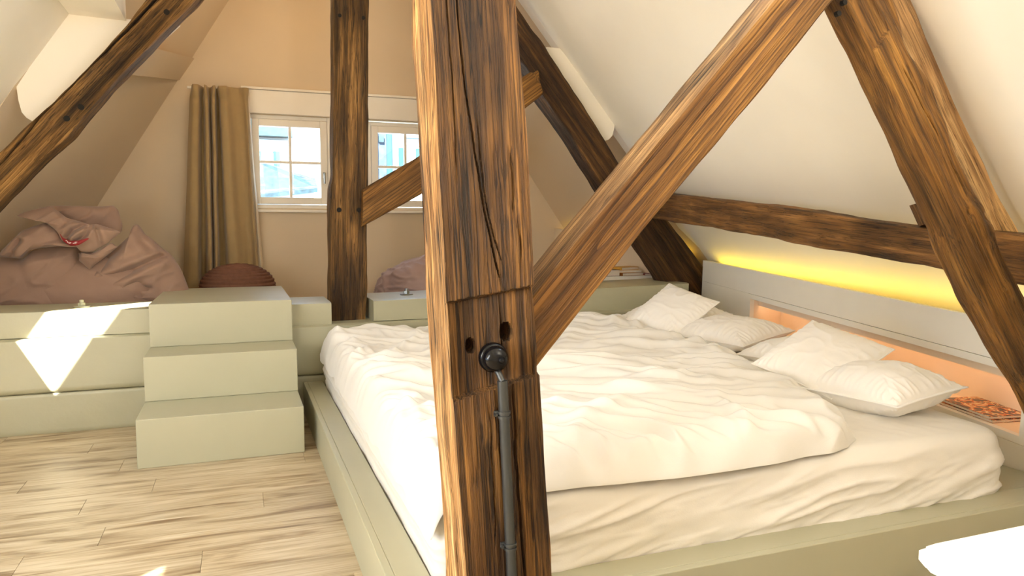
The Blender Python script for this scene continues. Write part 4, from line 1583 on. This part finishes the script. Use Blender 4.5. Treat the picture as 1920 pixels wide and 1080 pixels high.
inflated('neck_fold', [(-0.084, 0.463), (-0.069, 0.52), (-0.014, 0.505), (0.07, 0.554), (0.115, 0.582), (0.152, 0.553), (0.08, 0.489), (0.002, 0.427), (-0.025, 0.399), (-0.054, 0.435)], -0.10, 0.06, M['bean'], bb, seed=6.0)
# red printed tag: a thin bent ribbon
rb = np.array([(-0.164, 0.64), (-0.148, 0.606), (-0.106, 0.581), (-0.057, 0.584), (-0.001, 0.612)])
rc = resample(np.c_[rb[:, 0], np.array([-0.205, -0.212, -0.218, -0.222, -0.218]), rb[:, 1]], 40)
hw = 0.016 * np.sin(np.linspace(0.25, math.pi - 0.25, 40))
RV = []
for k_, (du, dy_) in enumerate(((1, 0), (1, -0.004), (-1, -0.004), (-1, 0))):
    RV.append(rc + np.c_[np.zeros(40), np.full(40, dy_), hw * du])
RV = np.stack(RV, 1).reshape(-1, 3)
lab = fix_normals(mk('printed_tag', RV, grid_faces(4, 40, True).tolist() + [[0, 1, 2, 3], [156, 157, 158, 159]], M['red_print'], bb))
lab['label'] = 'red printed tag with small pale script'
for k_, (i0, i1, dz) in enumerate(((11, 14, 0.004), (13, 17, -0.003), (16, 18, 0.003), (20, 24, -0.001), (22, 25, 0.006))):
    seg_ = rc[i0:i1 + 1]
    mb = MB()
    for p_, q_ in zip(seg_[:-1], seg_[1:]):
        mb.cyl((p_[0], p_[1] - 0.0042, p_[2] + dz), (q_[0], q_[1] - 0.0042, q_[2] + dz + 0.001), 0.0016, seg=6)
    mb.build('printed_stroke', M['table'], lab)

b2 = empty('beanbag', (1.48, 5.98, 0.505))
tag(b2, 'mauve canvas beanbag peeking over the beam behind the foreground post', 'beanbag')
blob('bag', (0, 0, 0), 0.42, 0.36, 0.30, 6.1, M['bean_mauve'], b2, nu=160, nv=100, flat=0.45)

# pouf of coiled knit: stacked cords
pf = empty('pouf', (-0.01, 6.20, 0.502))
tag(pf, 'round brown knitted pouf in front of the curtain', 'pouf')
prof = []
mb = MB()
R0, Hh = 0.285, 0.40
th = np.linspace(0, 1, 330)
for t_ in th:
    a = math.pi * t_
    r = R0 * max(math.sin(a), 0.0) ** 0.92
    z = Hh / 2 - Hh / 2 * math.copysign(abs(math.cos(a)) ** 0.95, math.cos(a))
    rip = 0.008 * abs(math.sin(t_ * math.pi * 22))
    prof.append((max(r + rip * (1 if 0.05 < t_ < 0.95 else 0), 0.0 if t_ in (0.0, 1.0) else 0.001), z + (rip if t_ > 0.6 else 0)))
mb.lathe(prof, (0, 0, 0), (0, 0, 1), 64)
mb.build('knitted_cover', M['knit'], pf, smooth=True)
mb = MB()
mb.lathe([(0.0, 0.0), (0.022, 0.0), (0.024, 0.005), (0.018, 0.010), (0.0, 0.012)], (0, 0, Hh - 0.001), (0, 0, 1), 20)
mb.build('centre_button', M['knit'], pf, smooth=True)

# ------------------------------------------------------------------ white table, near right corner
tb = empty('white_table', (1.5, 0.40, 0.0))
tag(tb, 'white table with rounded corner at the near right', 'table')
t = bmesh.new()
lp = offset_poly([(-0.585, -0.55), (0.75, -0.55), (0.75, 0.372), (-0.585, 0.372)], 160, [0.03, 0.03, 0.03, 0.03])
nrm_ = None
mb = MB()
mb.prism([(p[0], p[1], 0.702) for p in lp], (0, 0, 0.030))
bmesh.ops.bevel(mb.bm, geom=[e for e in mb.bm.edges if len(e.link_faces) == 2 and any(len(f.verts) > 20 for f in e.link_faces)], offset=0.008, segments=3, affect='EDGES')
mb.build('table_top', M['table'], tb, smooth=True)
for lx_, ly_ in ((-0.40, -0.42), (0.62, -0.42), (-0.40, 0.10), (0.62, 0.10)):
    mb = MB()
    mb.cyl((lx_, ly_, 0.0), (lx_, ly_, 0.702), 0.018, 0.024, seg=16)
    mb.build('leg', M['table'], tb, smooth=True)

# warm pendant high in the rear bay (above the picture)
pd = empty('pendant_lamp', (0.55, 5.75, 3.02))
tag(pd, 'small globe pendant lamp high under the rear ceiling', 'lamp')
mb = MB()
mb.lathe([(0, -0.09), (0.05, -0.075), (0.085, -0.03), (0.09, 0), (0.085, 0.03), (0.05, 0.075), (0, 0.09)], (0, 0, 0), (0, 0, 1), 24)
mb.build('globe', M['lamp'], pd, smooth=True)
mb = MB()
mb.cyl((0, 0, 0.085), (0, 0, CEIL - 3.02), 0.004, seg=8)
mb.build('cord', M['black'], pd)

# two unseen lamps added to brighten the slopes and the post's left side
fl = empty('fill_lamp', (-1.42, 1.05, 0.0))
tag(fl, 'unseen paper globe fill lamp added left of the camera', 'lamp')
mb = MB()
mb.lathe([(0, 0), (0.14, 0), (0.14, 0.015), (0.02, 0.025), (0, 0.025)], (0, 0, 0), (0, 0, 1), 32)
mb.build('base', M['black'], fl, smooth=True)
mb = MB()
mb.cyl((0, 0, 0.02), (0, 0, 0.96), 0.010, seg=12)
mb.build('pole', M['black'], fl, smooth=True)
mb = MB()
mb.lathe([(0.15 * math.sin(math.pi * k / 24) if 0 < k < 24 else 0.0, 1.10 - 0.15 * math.cos(math.pi * k / 24)) for k in range(25)], (0, 0, 0), (0, 0, 1), 32)
mb.build('shade', M['globe'], fl, smooth=True)

tr_ = empty('fill_lamp', (1.10, -0.55, 0.0))
tag(tr_, 'unseen black uplighter added as fill right of the camera', 'lamp')
mb = MB()
mb.lathe([(0, 0), (0.15, 0), (0.15, 0.015), (0.02, 0.03), (0, 0.03)], (0, 0, 0), (0, 0, 1), 32)
mb.build('base', M['black'], tr_, smooth=True)
mb = MB()
mb.cyl((0, 0, 0.02), (0, 0, 1.70), 0.012, seg=12)
mb.build('pole', M['black'], tr_, smooth=True)
mb = MB()
mb.lathe([(0.0, 1.69), (0.05, 1.70), (0.13, 1.75), (0.17, 1.80), (0.165, 1.80), (0.125, 1.757), (0.0, 1.71)], (0, 0, 0), (0, 0, 1), 40)
mb.build('bowl', M['black'], tr_, smooth=True)
ul = bpy.data.lights.new('fill_uplight', 'AREA')
ul.shape = 'DISK'
ul.size = 0.26
ul.energy = 84
ul.color = (1.0, 0.955, 0.88)
uo = bpy.data.objects.new('fill_uplight', ul)
uo.location = (0, 0, 1.79)
uo.rotation_euler = Vector((0.55, 0.75, 1.0)).to_track_quat('-Z', 'Y').to_euler()
C.objects.link(uo)
uo.parent = tr_

# ------------------------------------------------------------------ outside the gable windows
M['render_wall'] = plain('pale_rendered_wall', lin(240, 236, 226), 0.9, var=0.03, scale=1.0)
M['shutter'] = plain('dark_teal_shutter', (0.018, 0.075, 0.085, 1), 0.6)
M['slate'] = plain('dark_teal_slate', (0.022, 0.060, 0.068, 1), 0.7, var=0.35, scale=9)
M['tile'] = plain('dark_blue_grey_tile', (0.022, 0.052, 0.068, 1), 0.7, var=0.4, scale=12)
M['stone'] = plain('blue_grey_stone', (0.060, 0.085, 0.110, 1), 0.9, var=0.35, scale=7)
nh = empty('neighbour_house', (2.0, 16.0, -3.0))
tag(nh, 'pale house with teal shutters seen through the left window', 'house')


def nbox(parent, name, mat, x0, x1, y0, y1, z0, z1, bev=0.0):
    mb = MB()
    l = parent.location
    mb.box(x0 - l.x, x1 - l.x, y0 - l.y, y1 - l.y, z0 - l.z, z1 - l.z, bevel=bev)
    return mb.build(name, mat, parent)


nbox(nh, 'wall', M['render_wall'], -4.0, 2.4, 16.0, 20.0, -3.0, 3.05)
for sx in (0.37, 0.73):
    nbox(nh, 'shutter', M['shutter'], sx, sx + 0.12, 15.93, 15.995, 1.2, 2.74, 0.01)
nbox(nh, 'window_pane', M['render_wall'], 0.49, 0.73, 15.97, 15.995, 1.25, 2.7)
nbox(nh, 'cornice', M['render_wall'], -4.0, 1.05, 15.80, 15.995, 2.88, 2.96, 0.02)
mb = MB()
mb.prism([(-6.0, -0.35, 6.02), (-6.0, 0.6, 6.75), (-6.0, 4.0, 8.4), (-6.0, 4.0, 6.02)], (5.1, 0, 0))
mb.build('roof', M['slate'], nh)
h2 = empty('lower_house', (0.9, 12.4, -3.0))
tag(h2, 'low house with a blue-grey tiled roof seen in the left window', 'house')
nbox(h2, 'wall', M['render_wall'], 0.10, 1.15, 12.10, 13.4, -3.0, 1.74)
R0_, R1_, R2_, R3_ = [np.array(q) - np.array((0.9, 12.4, -3.0)) for q in ((-0.30, 12.75, 2.50), (1.24, 12.75, 1.98), (1.20, 11.95, 1.80), (0.10, 11.95, 1.66))]
mb = MB()
mb.prism([tuple(R0_), tuple(R1_), tuple(R2_), tuple(R3_)], (0, 0, -0.06))
mb.build('roof', M['tile'], h2)
for k in range(7):
    a_, b_ = k / 7, k / 7 + 0.05
    q = [R3_ + (R0_ - R3_) * a_, R2_ + (R1_ - R2_) * a_, R2_ + (R1_ - R2_) * b_, R3_ + (R0_ - R3_) * b_]
    mb = MB()
    mb.prism([tuple(p_ + np.array((0, 0, 0.004))) for p_ in q], (0, 0, 0.03))
    mb.build('tile_course', M['stone'], h2)
h3 = empty('stone_house', (5.0, 15.0, -3.0))
tag(h3, 'blue-grey stone house seen through the right window', 'house')
nbox(h3, 'wall', M['stone'], 2.45, 3.00, 15.0, 18.0, -3.0, 5.0)
nbox(h3, 'side_wall', M['render_wall'], 3.005, 7.5, 15.2, 18.0, -3.0, 3.6)
for sx, sw_ in ((2.47, 0.07), (2.60, 0.09), (2.88, 0.10)):
    nbox(h3, 'pilaster', M['shutter'] if sw_ > 0.095 else M['stone'], sx, sx + sw_, 14.94, 14.995, -3.0, 4.6)
nbox(h3, 'window_pane', M['shutter'], 3.16, 3.31, 15.13, 15.195, 2.40, 2.82)
nbox(h3, 'window_pane', M['shutter'], 3.52, 3.60, 15.13, 15.195, 2.40, 2.82)
nbox(h3, 'window_pane', M['tile'], 2.72, 2.82, 14.95, 14.995, 2.90, 3.02)
nbox(h3, 'ledge', M['stone'], 3.30, 3.75, 15.10, 15.195, 3.02, 3.04)
